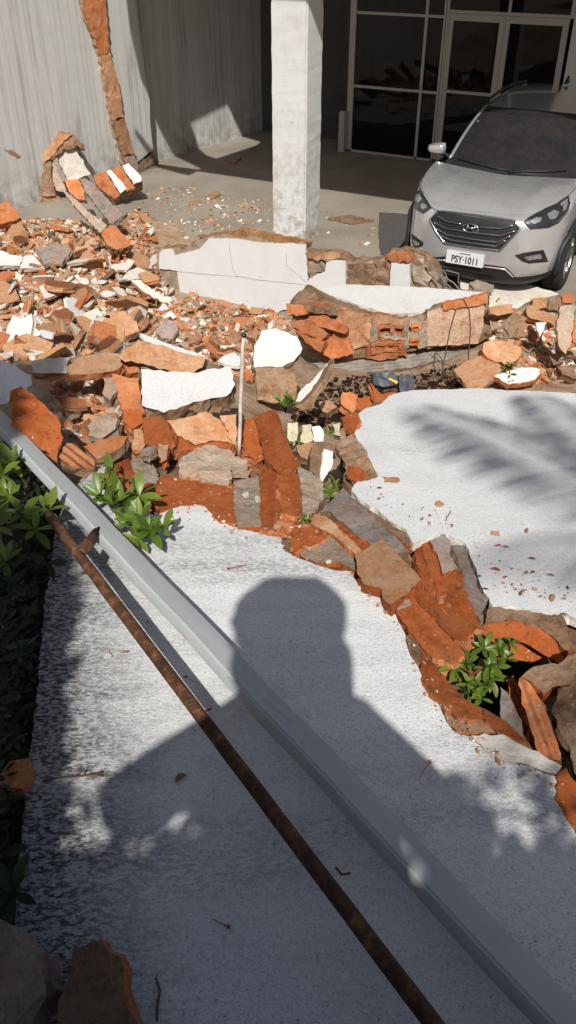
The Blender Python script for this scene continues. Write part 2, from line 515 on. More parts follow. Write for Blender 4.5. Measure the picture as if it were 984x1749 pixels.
def tri_fill(out2, sp, seed=0, maxin=900):
    """constrained triangulation of an outline with jittered inner points"""
    r = random.Random(seed)
    n = len(out2)
    xs, ys = [p[0] for p in out2], [p[1] for p in out2]
    def inside(x, y):
        c = False
        for i in range(n):
            x0, y0 = out2[i]
            x1, y1 = out2[i - 1]
            if (y0 > y) != (y1 > y) and x < (x1 - x0) * (y - y0) / (y1 - y0) + x0: c = not c
        return c
    def far(x, y):
        for i in range(n):
            a, b = Vector(out2[i]), Vector(out2[i - 1])
            d = b - a
            t = max(0, min(1, (Vector((x, y)) - a).dot(d) / max(1e-12, d.length_squared)))
            if (a + d * t - Vector((x, y))).length < sp * .5: return False
        return True
    area = max(1e-9, (max(xs) - min(xs)) * (max(ys) - min(ys)))
    sp = max(sp, math.sqrt(area / maxin))
    inner = []
    y = min(ys) + sp / 2
    while y < max(ys):
        x = min(xs) + sp / 2
        while x < max(xs):
            qx, qy = x + r.uniform(-.35, .35) * sp, y + r.uniform(-.35, .35) * sp
            if inside(qx, qy) and far(qx, qy): inner.append((qx, qy))
            x += sp
        y += sp
    vv = [Vector(p) for p in out2] + [Vector(p) for p in inner]
    res = delaunay_2d_cdt(vv, [], [list(range(n))], 1, 1e-6)
    return res[0], [tuple(f) for f in res[2]]

def ragged(pts2, sp, jit, r):
    out = []
    n = len(pts2)
    for i in range(n):
        a, b = Vector(pts2[i]), Vector(pts2[(i + 1) % n])
        d = b - a
        L = d.length
        if L < 1e-5: continue
        k = max(1, int(L / sp + .5))
        nrm = Vector((-d.y, d.x)) / L
        out.append(a + Vector((r.uniform(-.4, .4), r.uniform(-.4, .4))) * jit)
        low = r.uniform(-1, 1) * jit * .6
        for j in range(1, k):
            out.append(a + d * (j / k) + nrm * (r.uniform(-1, 1) * jit + low * math.sin(math.pi * j / k)))
    return [(p.x, p.y) for p in out]

def chunk_bm(pts3, n, thick, sp=.035, jit=.008, rough=.006, side_j=.012, seed=1, flare=0.0, rings=None, ridge=0.0, pitch=.05):
    n = n.normalized()
    e1 = n.orthogonal().normalized() if abs(n.x) > .95 else Vector((1, 0, 0)) - n * n.x
    e1.normalize()
    e2 = n.cross(e1)
    c = sum(pts3, Vector()) / len(pts3)
    p2 = [((p - c).dot(e1), (p - c).dot(e2)) for p in pts3]
    area = sum(p2[i - 1][0] * p2[i][1] - p2[i][0] * p2[i - 1][1] for i in range(len(p2)))
    if area < 0: p2.reverse()
    r = random.Random(seed)
    out = ragged(p2, sp, jit, r)
    vv, ff = tri_fill(out, sp * 1.35, seed)
    bm = bmesh.new()
    off = Vector((seed * 3.7, seed * 1.3, 0))
    top = []
    if ridge:
        mx = [0, 0, 0]
        for q in p2:
            mx[0] += q[0] * q[0]; mx[1] += q[0] * q[1]; mx[2] += q[1] * q[1]
        th = .5 * math.atan2(2 * mx[1], mx[0] - mx[2])
        sn_, cs_ = math.sin(th), math.cos(th)
    for q in vv:
        p = c + e1 * q.x + e2 * q.y
        h = rough * (noise.noise(p * 9 + off) + .6 * noise.noise(p * 28 + off)) if rough else 0
        if ridge:
            w_ = ((-sn_ * q.x + cs_ * q.y) / pitch + .15 * noise.noise(p * 6)) % 1.0
            h -= ridge * (1 if w_ < .22 else 0)
        top.append(bm.verts.new(p + n * h))
    edge = {}
    for f in ff:
        if len(set(f)) < 3: continue
        a, b, cc = (vv[i] for i in f)
        if (b - a).cross(cc - a) < 0: f = f[::-1]
        try: fc = bm.faces.new([top[i] for i in f])
        except ValueError: continue
        fc.smooth = rough < .004
        for i in range(3): edge[(f[i], f[(i + 1) % 3])] = 1
    bnd = [(a, b) for (a, b) in edge if (b, a) not in edge]
    rings = rings or max(2, min(6, int(thick / sp + .5)))
    cols = {}
    for a, b in bnd:
        for i in (a, b):
            if i in cols: continue
            p = top[i].co
            q = vv[i]
            rad = (e1 * q.x + e2 * q.y)
            rad = rad.normalized() if rad.length > 1e-6 else e1
            ladder = [bm.verts.new(p)]
            for k in range(1, rings + 1):
                s = k / rings
                w = r.uniform(-1, 1) * side_j + flare * s + side_j * 1.2 * noise.noise((p + n * (-thick * s)) * 17 + off)
                ladder.append(bm.verts.new(p - n * (thick * (s + (r.uniform(-.25, .25) / rings if 0 < k < rings else 0))) + rad * w))
            cols[i] = ladder
    for a, b in bnd:
        la, lb = cols[a], cols[b]
        for k in range(rings):
            fc = bm.faces.new((lb[k], la[k], la[k + 1], lb[k + 1]))
            fc.material_index = 1
            fc.smooth = False
    bot = [bm.verts.new(t_.co - n * thick) for t_ in top]
    for f in ff:
        try:
            fc = bm.faces.new([bot[i] for i in f])
            fc.material_index = 1
        except ValueError: pass
    return bm
_seed = [11]
def chunk(name, px, surf, dz, n, thick, top, side, parent=None, label=None, cat=None, group=None, anchor=None, **kw):
    """a broken piece whose upper face was outlined in the photograph; it lies on surf at height dz with normal n"""
    _seed[0] += 1
    n = Vector(n).normalized()
    if anchor is None:
        anchor = (sum(p[0] for p in px) / len(px), max(p[1] for p in px) * .5 + .5 * sum(p[1] for p in px) / len(px))
    p0 = {'g': on_ground, 's': on_slab}[surf](anchor[0], anchor[1], dz) if isinstance(surf, str) else surf
    pts = [on_plane(a, b, p0, n) for a, b in px]
    bm = chunk_bm(pts, n, thick, seed=_seed[0], **kw)
    o = put(name, bm, [top, side], parent)
    if n.z > .5:       # turn the object's own axes along its long side, so grain and ribs follow it
        c = sum(pts, Vector()) / len(pts)
        xx = sum((p.x - c.x) ** 2 for p in pts); yy = sum((p.y - c.y) ** 2 for p in pts); xy = sum((p.x - c.x) * (p.y - c.y) for p in pts)
        th = .5 * math.atan2(2 * xy, xx - yy)
        o.data.transform(Matrix.Rotation(-th, 4, 'Z'))
        o.rotation_euler = (0, 0, th)
    return props(o, label, cat, group)
UPN = (0, -.12, 1)
# ------------------------------------------------------------------ ground
def grid_sheet(name, x0, x1, y0, y1, nx, ny, zf, mat, smooth=True):
    bm = bmesh.new()
    rows = []
    for j in range(ny + 1):
        y = y0 + (y1 - y0) * j / ny
        rows.append([bm.verts.new((x0 + (x1 - x0) * i / nx, y, zf(x0 + (x1 - x0) * i / nx, y))) for i in range(nx + 1)])
    for r0, r1 in zip(rows, rows[1:]):
        for i in range(nx): bm.faces.new((r0[i], r0[i + 1], r1[i + 1], r1[i]))
    o = put(name, bm, mat, None, smooth, Vector((0, 0, 0)))
    return props(o, kind='structure')
def dirt_z(x, y):
    z = ground_z(x, y)
    return z + .03 * noise.noise(Vector((x * 6, y * 6, 1))) * (1 if y < 9 else .3) + .015 * noise.noise(Vector((x * 17, y * 17, 5)))
grid_sheet('ground', -60, 60, -60, 90, 8, 8, lambda x, y: -1.2, 'rubble_soil')
grid_sheet('yard_floor', -14, 16, 7.0, 34, 12, 12, lambda x, y: 0.0, 'yard_concrete')
grid_sheet('rubble_bank', -6, 6, 3.2, 11.6, 150, 110, dirt_z, 'rubble_soil')
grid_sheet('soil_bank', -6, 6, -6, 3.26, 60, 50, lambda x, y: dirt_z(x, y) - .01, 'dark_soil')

def side_z(x, y):       # heaped rubble carrying on beside the near slab
    return slab_z(y) - .30 + .27 * sstep(.95, 1.3, x) * (1 - sstep(2.4, 2.9, y)) + .04 * noise.noise(Vector((x * 5, y * 5, 2))) + .02 * noise.noise(Vector((x * 15, y * 15, 4)))
grid_sheet('rubble_bank', .95, 4.5, -.2, 2.9, 60, 50, side_z, 'rubble_soil')
# ------------------------------------------------------------------ side wall
WA = math.radians(35)
WD = Vector((math.sin(WA), math.cos(WA), 0))         # along the wall, away from the viewer
WN = Vector((math.cos(WA), -math.sin(WA), 0))        # out of the wall, into the yard
W0 = Vector((-3.94, 12.45, 0)) - WN * .10            # foot of the far, set-back face
NEARP = W0 + WN * .26                                # foot of the near, proud face
def wall_box(bm, s0, s1, d0, d1, z0, z1, shear=0.0):
    vs_ = add_box(bm, W0 + WD * (s0 + s1) / 2 + WN * (d0 + d1) / 2 + Vector((0, 0, (z0 + z1) / 2)), WD * (s1 - s0) / 2, WN * (d1 - d0) / 2, Vector((0, 0, (z1 - z0) / 2)))
    return vs_
bm = bmesh.new()
wall_box(bm, -7, 9.5, -.25, 0, -.1, 6.0)
side_wall = put('side_wall', bm, 'streaked_wall', None, False, W0.copy())
side_wall.rotation_euler = (0, 0, 0)
props(side_wall, 'tall streaked grey wall receding into shade behind the pillar', 'wall')
# the near part, thicker, with a ragged broken end and foot
e_top, e_bot = on_plane(218, -60, NEARP, WN), on_plane(262, 262, NEARP, WN)
s_end = (e_bot - NEARP).dot(WD)
s_top = (e_top - NEARP).dot(WD)
bm = bmesh.new()
outline = [(-7, -.05), (s_end - 1.4, -.05), (s_end - .75, .02), (s_end - .45, .16), (s_end - .2, .22), (s_end, .30), (s_end + .02, 1.0), (s_top - .02, 4.0), (s_top - .05, 6.0), (-7, 6.0)]
n_ = len(outline)
r_ = random.Random(3)
dense = ragged(outline, .25, .012, r_)
fr = [bm.verts.new(NEARP + WD * a + Vector((0, 0, b))) for a, b in dense]
bk = [bm.verts.new(NEARP - WN * .255 + WD * a + Vector((0, 0, b))) for a, b in dense]
f0 = bm.faces.new(fr)
if f0.normal.dot(WN) < 0: f0.normal_flip()
for i in range(len(fr)):
    j = (i + 1) % len(fr)
    bm.faces.new((fr[j], fr[i], bk[i], bk[j])).material_index = 1
bmesh.ops.triangulate(bm, faces=[f for f in bm.faces if len(f.verts) > 4])
near_wall = put('side_wall', bm, ['streaked_wall', 'mortar'], None, False, NEARP.copy())
props(near_wall, 'sunlit grey wall with vertical dirt streaks above the rubble heap', 'wall')
# exposed brick and mortar scar where the fallen wall was tied in
def wall_chunk(name, px, d, thick, top, side, parent, **kw):
    return chunk(name, px, NEARP + WN * d, 0, WN, thick, top, side, parent, **kw)
for px, mt in ((PX((132, -40), (176, -40), (181, 10), (184, 50), (188, 88), (172, 96), (160, 62), (150, 40), (141, 0)), 'terracotta'),
               (PX((172, 92), (187, 88), (200, 130), (206, 160), (212, 200), (192, 204), (185, 160), (176, 120)), 'clay_dusty'),
               (PX((193, 206), (212, 202), (222, 236), (230, 262), (210, 266), (200, 236)), 'clay_dusty'),
               (PX((211, 268), (230, 264), (240, 296), (224, 300)), 'mortar')):
    wall_chunk('brick', px, .075, .08, mt, 'clay_brown', near_wall, sp=.06, jit=.018, rough=.012)
wall_chunk('mortar_seam', PX((165, 90), (173, 94), (190, 160), (198, 215), (214, 280), (206, 280), (190, 220), (181, 165)), .03, .04, 'mortar', 'mortar', near_wall, sp=.06, jit=.02)
wall_chunk('plaster_flake', b2((30, 195), (70, 200), (125, 235), (100, 245), (50, 215)), .006, .01, 'clay_dusty', 'mortar', near_wall, sp=.05)
wall_chunk('broken_foot', PX((232, 300), (240, 275), (262, 262), (272, 276), (262, 296)), -.02, .1, 'clay_brown', 'clay_brown', near_wall, sp=.05, jit=.02, rough=.02)
for px in (PX((240, 292), (275, 283)), PX((238, 288), (262, 272)), PX((243, 296), (270, 300))):
    bm = bmesh.new()
    add_tube(bm, [on_plane(a, b, NEARP + WN * .03, WN) for a, b in px], .006, 5)
    put('loose_wire', bm, 'wire_grey', near_wall)

# ------------------------------------------------------------------ shaded entrance: back wall, glazing, room, canopy
FV = 14.5
bm = bmesh.new()
box_uvz(bm, -12, -6.54, FV + .75, FV + 1.0, -.05, 6)
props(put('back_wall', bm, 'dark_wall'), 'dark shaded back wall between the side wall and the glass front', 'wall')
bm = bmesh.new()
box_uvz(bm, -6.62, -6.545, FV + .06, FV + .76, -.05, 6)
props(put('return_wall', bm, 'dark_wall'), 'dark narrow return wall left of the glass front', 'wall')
bm = bmesh.new()
box_uvz(bm, -2.93, 4.0, FV - .02, FV + .22, -.05, 6)
props(put('entrance_wall', bm, 'white_wall'), 'pale wall right of the glass doors behind the car', 'wall')
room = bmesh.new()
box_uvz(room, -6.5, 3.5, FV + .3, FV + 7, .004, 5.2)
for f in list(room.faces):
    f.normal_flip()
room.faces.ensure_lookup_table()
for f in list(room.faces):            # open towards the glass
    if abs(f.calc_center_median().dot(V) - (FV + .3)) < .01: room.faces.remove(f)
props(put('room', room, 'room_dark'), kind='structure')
glz = empty('glass_front', UV(-4.7, FV), 'dark glass shop front with grey metal frame and double doors', 'glass front')
def bar(name, u0, u1, z0, z1, parent, d0=-.03, d1=.03, mat='frame_aluminium'):
    b = bmesh.new()
    box_uvz(b, u0, u1, FV + d0, FV + d1, z0, z1)
    return put(name, b, mat, parent)
for u0, u1 in ((-6.53, -6.425), (-5.235, -5.19), (-4.93, -4.895), (-4.885, -4.845)): bar('mullion', u0, u1, .035, 4.55, glz, -.035, .035)
bar('mullion', -3.925, -3.885, 2.235, 4.55, glz)
bar('mullion', -2.99, -2.935, 2.235, 4.55, glz)
for u0, u1 in ((-6.424, -5.236), (-5.189, -4.931)):
    bar('transom', u0, u1, 0.0, .034, glz)
    bar('transom', u0, u1, 1.035, 1.075, glz)
    bar('transom', u0, u1, 2.115, 2.155, glz)
bar('transom', -4.844, -2.936, 2.19, 2.234, glz, -.035, .035)
for (u0, u1), zs in (((-6.424, -5.236), ((.035, 1.034), (1.076, 2.114), (2.156, 4.5))), ((-5.189, -4.931), ((.035, 1.034), (1.076, 2.114), (2.156, 4.5))), ((-4.844, -3.926), ((2.235, 4.5),)), ((-3.884, -2.991), ((2.235, 4.5),))):
    for z0, z1 in zs: bar('pane', u0, u1, z0, z1, glz, -.004, .004, 'tinted_glass')
for (u0, u1) in ((-4.842, -3.95), (-3.945, -2.99)):
    d = bar('door', u0, u0 + .075, .02, 2.185, glz)
    ctr = Vector(glz.location) + Vector(d.location)
    def sub(nm, a, b, z0, z1, mat='frame_aluminium', d0=-.028, d1=.028):
        bb = bmesh.new()
        box_uvz(bb, a, b, FV + d0, FV + d1, z0, z1)
        put(nm, bb, mat, d)
    sub('stile', u1 - .085, u1, .02, 2.185)
    sub('rail', u0 + .0755, u1 - .0855, 2.09, 2.185)
    sub('rail', u0 + .0755, u1 - .0855, 1.07, 1.115)
    sub('rail', u0 + .0755, u1 - .0855, .02, .12)
    sub('pane', u0 + .0755, u1 - .0855, .1205, 1.069, 'tinted_glass', -.004, .004)
    sub('pane', u0 + .0755, u1 - .0855, 1.1155, 2.0895, 'tinted_glass', -.004, .004)
bm = bmesh.new()
box_uvz(bm, -6.62, -6.51, FV - .17, FV - .045, .0, .66)
bmesh.ops.bevel(bm, geom=bm.edges[:], offset=.012, segments=2, affect='EDGES')
props(put('short_post', bm, 'frame_aluminium'), 'short pale post standing at the left foot of the glass front', 'post')
bm = bmesh.new()
pc = on_plane(456, 200, W0 + WN * .06, WN)
add_tube(bm, [Vector((pc.x, pc.y, 0)), Vector((pc.x, pc.y, 4.5))], .035, 10)
props(put('drain_pipe', bm, 'white_wall', None, True), 'thin pale drain pipe in the far corner of the side wall', 'pipe')

# canopy over the entrance; its outline follows the shade it throws on floor and wall
CZ = 4.6
def up(p): return p - SUN_DIR * ((p.z - CZ) / SUN_DIR.z)     # where the ray that lights p crosses the canopy
edge_v = 12.0
wl = lambda x, y: on_plane(x, y, W0, WN)
rim = [up(at_z(322, 300)), up(at_z(345, 289)), up(wl(306, 281)), up(wl(278, 232)), up(wl(252, 178)), up(wl(236, 100)), up(wl(226, 20)), up(wl(215, -60))]
rF0 = up(UV(-7.9, edge_v)); rF1 = up(UV(4.0, edge_v))
outer = [rim[0]] + [UV(-7.0, rF0.dot(V), CZ), UV(4.0, rF1.dot(V), CZ), UV(4.0, FV, CZ), W0 + WD * 6 + Vector((0, 0, CZ))] + [rim[-1]] + rim[-2:0:-1]
hole = [up(wl(323, 213)), up(wl(389, 180)), up(wl(414, 234)), up(at_z(447, 243)), up(at_z(437, 251)), up(at_z(368, 274)), up(at_z(352, 268))]
bm = bmesh.new()
allv = [Vector((p.x, p.y)) for p in outer] + [Vector((p.x, p.y)) for p in hole]
no, nh = len(outer), len(hole)
res = delaunay_2d_cdt(allv, [], [list(range(no)), list(range(no, no + nh))], 1, 1e-6)
vv, ff = res[0], res[2]
lo = [bm.verts.new((p.x, p.y, CZ)) for p in vv]
def inside_poly(poly, x, y):
    c = False
    for i in range(len(poly)):
        a, b = poly[i], poly[i - 1]
        if (a.y > y) != (b.y > y) and x < (b.x - a.x) * (y - a.y) / (b.y - a.y) + a.x: c = not c
    return c
for f in ff:
    m = sum((vv[i] for i in f), Vector((0, 0))) / 3
    if inside_poly(outer, m.x, m.y) and not inside_poly(hole, m.x, m.y): bm.faces.new([lo[i] for i in f])
for v in [v for v in bm.verts if not v.link_faces]: bm.verts.remove(v)
geom = bmesh.ops.extrude_face_region(bm, geom=bm.faces[:])
for g in geom['geom']:
    if isinstance(g, bmesh.types.BMVert): g.co.z += .12
bmesh.ops.recalc_face_normals(bm, faces=bm.faces[:])
props(put('entrance_canopy', bm, 'canopy_concrete'), 'flat concrete canopy above the entrance that shades the doors', 'canopy')
bm = bmesh.new()
box_uvz(bm, -7, 4, FV + .25, FV + 7.2, 5.21, 5.4)
props(put('roof', bm, 'canopy_concrete'), kind='structure')

# ------------------------------------------------------------------ pillar
bm = bmesh.new()
add_box(bm, UV(-5.095, 9.81, 2.28), U * .235, V * .21, Vector((0, 0, 2.315)))
bmesh.ops.bevel(bm, geom=[e for e in bm.edges if abs((e.verts[0].co - e.verts[1].co).normalized().z) > .9], offset=.018, segments=2, affect='EDGES')
bmesh.ops.subdivide_edges(bm, edges=[e for e in bm.edges if abs(e.verts[0].co.z - e.verts[1].co.z) > 2], cuts=60, use_grid_fill=True)
for v in bm.verts:
    k = noise.noise(v.co * 5.0)
    v.co += (v.co - UV(-5.095, 9.81, v.co.z)).normalized() * (.006 * k + .006 * noise.noise(v.co * 19))
    if v.co.z < .35 and k > 0: v.co -= (v.co - UV(-5.095, 9.81, v.co.z)).normalized() * .02 * k
pillar = put('pillar', bm, 'stucco_pillar', None, False, UV(-5.095, 9.81, 0))
props(pillar, 'square white painted pillar standing behind the low wall stub', 'pillar')

# ------------------------------------------------------------------ stub of the boundary wall still standing
SV = 7.4
def st(px, d=0.0): return [on_plane(a, b, V * (SV + d), V) for a, b in px]
stub = empty('wall_stub', UV(-4.4, SV + .08), 'low standing remnant of white plastered brick wall before the pillar', 'wall')
def stub_part(name, px, d, thick, top, side, **kw):
    return chunk(name, px, V * (SV + d), 0, -V, thick, top, side, stub, **kw)
stub_part('plaster_face', b4((105, 175), (130, 150), (180, 150), (190, 185), (330, 150), (385, 88), (520, 92), (650, 112), (925, 125), (930, 240), (937, 330), (930, 400), (890, 470), (800, 490), (740, 510), (680, 560), (430, 560), (290, 540), (225, 400), (205, 270), (105, 260)), 0, .02, 'stucco_white', 'plaster_chip', sp=.05, jit=.006, rough=.0015, side_j=.002)
stub_part('core', b4((88, 190), (120, 140), (240, 150), (370, 78), (560, 80), (700, 95), (930, 118), (940, 300), (935, 560), (200, 560), (90, 420), (78, 300)), .021, .13, 'mortar', 'clay_brown', sp=.06, jit=.02, rough=.015)
for k, px in enumerate((b4((300, 85), (470, 60), (560, 42), (700, 72), (820, 92), (922, 112), (920, 128), (640, 105), (480, 90)),)):
    stub_part('wood_plank', px, .03, .09, 'brown_wood', 'brown_wood', sp=.06, jit=.01)
def crack(parent, pts, r=.0022, mat='crack_line'):
    b = bmesh.new()
    q = []
    for i, p in enumerate(pts[:-1]):
        for k in range(4):
            t = k / 4
            q.append(p.lerp(pts[i + 1], t) + Vector((rng.uniform(-1, 1), 0, rng.uniform(-1, 1))) * .004)
    q.append(pts[-1])
    add_tube(b, q, r, 4)
    put('crack', b, mat, parent)
for px in (b4((205, 272), (320, 285), (430, 295), (540, 300), (640, 318), (760, 332), (930, 350)), b4((815, 170), (820, 245), (870, 285), (930, 335)), b4((495, 110), (505, 180), (520, 270), (545, 310))):
    crack(stub, st(px, -.001), .0028)
stub2 = empty('wall_stub', UV(-2.9, SV + .08), 'broken lower wall remnant with small white patches in front of the car', 'wall')
def stub2_part(name, px, d, thick, top, side, **kw):
    return chunk(name, px, V * (SV + d), 0, -V, thick, top, side, stub2, **kw)
stub2_part('core', a2((70, 852), (190, 850), (215, 872), (300, 878), (345, 862), (360, 845), (430, 842), (470, 862), (510, 905), (530, 960), (540, 1040), (70, 1040)), .03, .13, 'mortar', 'clay_brown', sp=.06, jit=.02, rough=.03)
stub2_part('plaster_face', a2((80, 960), (90, 935), (140, 912), (146, 876), (209, 876), (209, 955), (205, 1010), (80, 1010)), 0, .03, 'stucco_white', 'plaster_chip', sp=.05, jit=.005, rough=.002)
stub2_part('plaster_face', a2((362, 882), (425, 890), (426, 1010), (355, 1010)), 0, .03, 'stucco_white', 'plaster_chip', sp=.05, jit=.005, rough=.002)
stub2_part('mortar_lump', a2((85, 900), (125, 880), (140, 905), (95, 935)), .0, .04, 'mortar', 'mortar', sp=.04, jit=.02, rough=.03)
stub2_part('brick', a2((75, 850), (150, 848), (192, 850), (207, 874), (145, 874), (82, 868)), .0, .1, 'clay_dusty', 'clay_brown', sp=.05, jit=.02, rough=.02)
stub2_part('brick', a2((342, 862), (362, 846), (430, 843), (440, 868), (420, 884), (362, 880)), .0, .1, 'terracotta', 'clay_brown', sp=.05, jit=.02, rough=.02)
stub2_part('stone', a2((215, 888), (300, 885), (312, 960), (300, 1000), (215, 1000)), .005, .08, 'clay_brown', 'clay_brown', sp=.05, jit=.02, rough=.03)
stub2_part('stone', a2((312, 880), (352, 872), (353, 1000), (316, 1000)), .005, .08, 'clay_brown', 'clay_brown', sp=.05, jit=.02, rough=.03)
stub2_part('stone', a2((430, 888), (468, 870), (505, 930), (500, 1000), (432, 1000)), .0, .08, 'mortar', 'clay_brown', sp=.05, jit=.03, rough=.04)
for px in (b5((105, 20), (160, 90), (205, 165), (235, 190)), b5((150, 60), (200, 140), (250, 185)), b5((200, 70), (225, 130), (200, 180)), b5((215, 75), (290, 95), (285, 150)), b5((180, 100), (260, 150), (290, 185))):
    bm = bmesh.new()
    add_tube(bm, st(px, -.02 - rng.random() * .2), .006, 5)
    put('reinforcing_wire', bm, 'wire_grey', stub2)
# ------------------------------------------------------------------ fallen wall, near section: plaster skin, brick core, loose bricks along the break
SN = tuple(SLAB_N)
near = empty('fallen_wall', on_slab(450, 1300, -.1), 'large fallen white plastered wall section under the railing in the foreground', 'wall')
def sl(name, px, dz, thick, top, side, parent=near, n=SN, **kw):
    return chunk(name, px, 's', dz, n, thick, top, side, parent, **kw)
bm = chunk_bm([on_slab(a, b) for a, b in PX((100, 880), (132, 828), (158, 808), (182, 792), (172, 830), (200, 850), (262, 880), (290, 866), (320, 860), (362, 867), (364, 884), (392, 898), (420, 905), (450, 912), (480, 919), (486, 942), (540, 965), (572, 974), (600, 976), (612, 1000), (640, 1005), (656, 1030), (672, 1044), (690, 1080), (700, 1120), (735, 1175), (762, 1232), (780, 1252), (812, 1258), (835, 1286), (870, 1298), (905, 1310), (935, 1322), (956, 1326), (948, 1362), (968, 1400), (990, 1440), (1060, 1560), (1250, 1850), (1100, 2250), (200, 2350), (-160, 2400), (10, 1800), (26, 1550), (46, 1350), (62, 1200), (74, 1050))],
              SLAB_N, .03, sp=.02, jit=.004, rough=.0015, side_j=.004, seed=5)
put('plaster_face', bm, ['stucco_mold_shade', 'plaster_chip'], near, False, Vector((0, 0, 0)))
sl('core', PX((120, 900), (130, 840), (190, 800), (240, 790), (300, 770), (420, 770), (480, 790), (550, 850), (610, 900), (690, 950), (720, 1000), (760, 1090), (745, 1120), (800, 1195), (860, 1235), (905, 1280), (965, 1310), (985, 1370), (1030, 1430), (1240, 1830), (1100, 2250), (200, 2350), (-130, 2400), (20, 1800), (60, 1350), (90, 1050)), -.05, .13, 'clay_brown', 'terracotta', sp=.06, jit=.012, rough=.02)
BR = dict(sp=.018, jit=.0045, rough=.007, side_j=.009)
def brick(px, dz, thick, top, side='terracotta', n=SN, nm='brick', parent=near, **kw):
    k = dict(BR)
    k.update(kw)
    return sl(nm, px, dz, thick, top, side, parent, n, **k)
brick(c5((130, 150), (235, 35), (290, 90), (440, 230), (545, 330), (500, 342), (430, 300), (360, 300), (170, 150)), .055, .09, 'mortar_grey', 'clay_brown', n=(-.25, .05, 1))
brick(c5((290, 95), (370, 150), (450, 190), (545, 260), (568, 312), (530, 305), (440, 225)), .02, .10, 'clay_brown', 'terracotta_smooth', n=(.2, 0, 1))
brick(c5((165, 150), (215, 160), (360, 300), (330, 322), (240, 250)), .035, .09, 'terracotta_grooved', n=(-.3, .1, 1))
brick(c5((75, 170), (130, 150), (180, 190), (330, 320), (295, 345), (190, 255), (100, 215)), .015, .08, 'clay_dusty', n=(-.2, .1, 1))
brick(c5((30, 320), (110, 265), (190, 258), (290, 345), (300, 420), (250, 405), (200, 380), (110, 385), (40, 355)), -.005, .06, 'mortar', 'terracotta_smooth', nm='mortar_patch', rough=.008)
brick(c5((0, 180), (60, 195), (160, 270), (110, 300), (30, 330), (0, 355)), .004, .07, 'terracotta_smooth')
brick(c5((295, 345), (420, 270), (510, 365), (602, 465), (545, 520), (460, 582), (420, 552), (410, 500), (330, 485), (298, 425)), .05, .06, 'clay_dusty', 'terracotta_smooth', n=(-.1, .02, 1), rough=.003)
brick(c5((460, 580), (545, 522), (640, 625), (730, 722), (800, 800), (770, 850), (650, 830), (560, 720), (505, 640)), .012, .09, 'terracotta_grooved', n=(-.12, .06, 1), rough=.004)
brick(c5((545, 520), (602, 465), (690, 540), (780, 620), (860, 690), (835, 715), (800, 770), (725, 715), (640, 622)), .032, .10, 'terracotta_grooved', n=(-.1, .08, 1), rough=.004)
brick(c5((590, 440), (568, 330), (640, 280), (690, 330), (700, 430), (795, 425), (812, 520), (888, 702), (850, 692), (690, 540), (602, 465)), .055, .12, 'terracotta_grooved', n=(.1, .05, 1), rough=.004)
brick(c5((602, 300), (640, 282), (690, 380), (720, 530), (690, 540), (640, 440)), .075, .06, 'terracotta_smooth', n=(.1, .05, 1))
brick(c5((635, 280), (710, 250), (740, 290), (735, 350), (772, 412), (700, 437), (680, 360)), .09, .08, 'mortar_grey', 'terracotta_smooth', n=(.12, .05, 1), rough=.003)
brick(c5((740, 305), (800, 300), (850, 440), (922, 650), (880, 668), (810, 520), (795, 420)), .045, .11, 'mortar_grey', 'mortar', n=(.35, 0, 1), nm='mortar_slab')
brick(c5((505, 740), (560, 720), (650, 825), (600, 860), (520, 800)), -.01, .09, 'clay_brown')
brick(c5((470, 590), (540, 540), (550, 580), (490, 600)), .022, .02, 'mortar_grey', 'mortar_grey', n=(-.12, .06, 1), nm='mortar_patch')
# rim of the hole
brick(c4((0, 410), (80, 500), (160, 600), (240, 690), (390, 800), (400, 850), (230, 850), (160, 780), (60, 690), (0, 600)), .006, .12, 'terracotta_smooth', 'terracotta', n=(.12, .15, 1), rough=.006)
brick(c4((150, 800), (235, 855), (400, 855), (480, 935), (380, 935), (220, 942), (160, 870)), -.004, .09, 'clay_dusty', n=(.05, .12, 1))
brick(c4((395, 795), (430, 800), (540, 870), (705, 1040), (620, 1000), (490, 935), (410, 870)), -.002, .12, 'terracotta_smooth', n=(.1, .12, 1))
brick(c4((320, 950), (400, 938), (520, 945), (620, 1005), (700, 1045), (890, 1150), (882, 1212), (800, 1195), (700, 1150), (450, 1090), (380, 1010)), .003, .05, 'plaster_chip', 'clay_brown', nm='mortar_slab', n=(.04, .1, 1))
brick(PX((955, 1318), (966, 1312), (985, 1340), (1010, 1400), (1030, 1460), (1005, 1465), (984, 1430), (950, 1362)), -.01, .10, 'terracotta_smooth', 'terracotta', n=(.3, 0, 1))
# broken face upper left of the plaster
brick(c2((300, 440), (520, 428), (750, 490), (745, 560), (740, 700), (650, 700), (600, 655), (540, 595), (420, 600), (300, 645), (270, 600)), .004, .06, 'terracotta_smooth', rough=.003)
brick(c2((415, 350), (500, 280), (580, 260), (700, 290), (722, 330), (802, 350), (790, 392), (700, 380), (690, 482), (600, 475), (520, 440), (410, 425)), .03, .06, 'mortar', 'mortar', nm='mortar_patch', rough=.012, jit=.008, n=(0, -.1, 1))
brick(c2((150, 330), (240, 345), (300, 430), (290, 480), (200, 470), (150, 400)), .015, .05, 'mortar', 'terracotta_smooth', nm='mortar_patch', rough=.008)
brick(c2((0, 330), (150, 340), (160, 400), (210, 470), (280, 480), (280, 600), (180, 540), (80, 500), (0, 480)), .0, .08, 'terracotta_smooth', rough=.008)
brick(c2((215, 112), (300, 104), (345, 130), (382, 230), (360, 292), (310, 300), (215, 252)), .085, .09, 'terracotta_smooth', n=(-.3, -.5, 1))
brick(c2((340, 130), (490, 100), (560, 70), (640, 120), (690, 180), (722, 250), (600, 242), (500, 262), (390, 202)), .07, .10, 'clay_dusty', 'terracotta_smooth', n=(.1, -.5, 1), rough=.012)
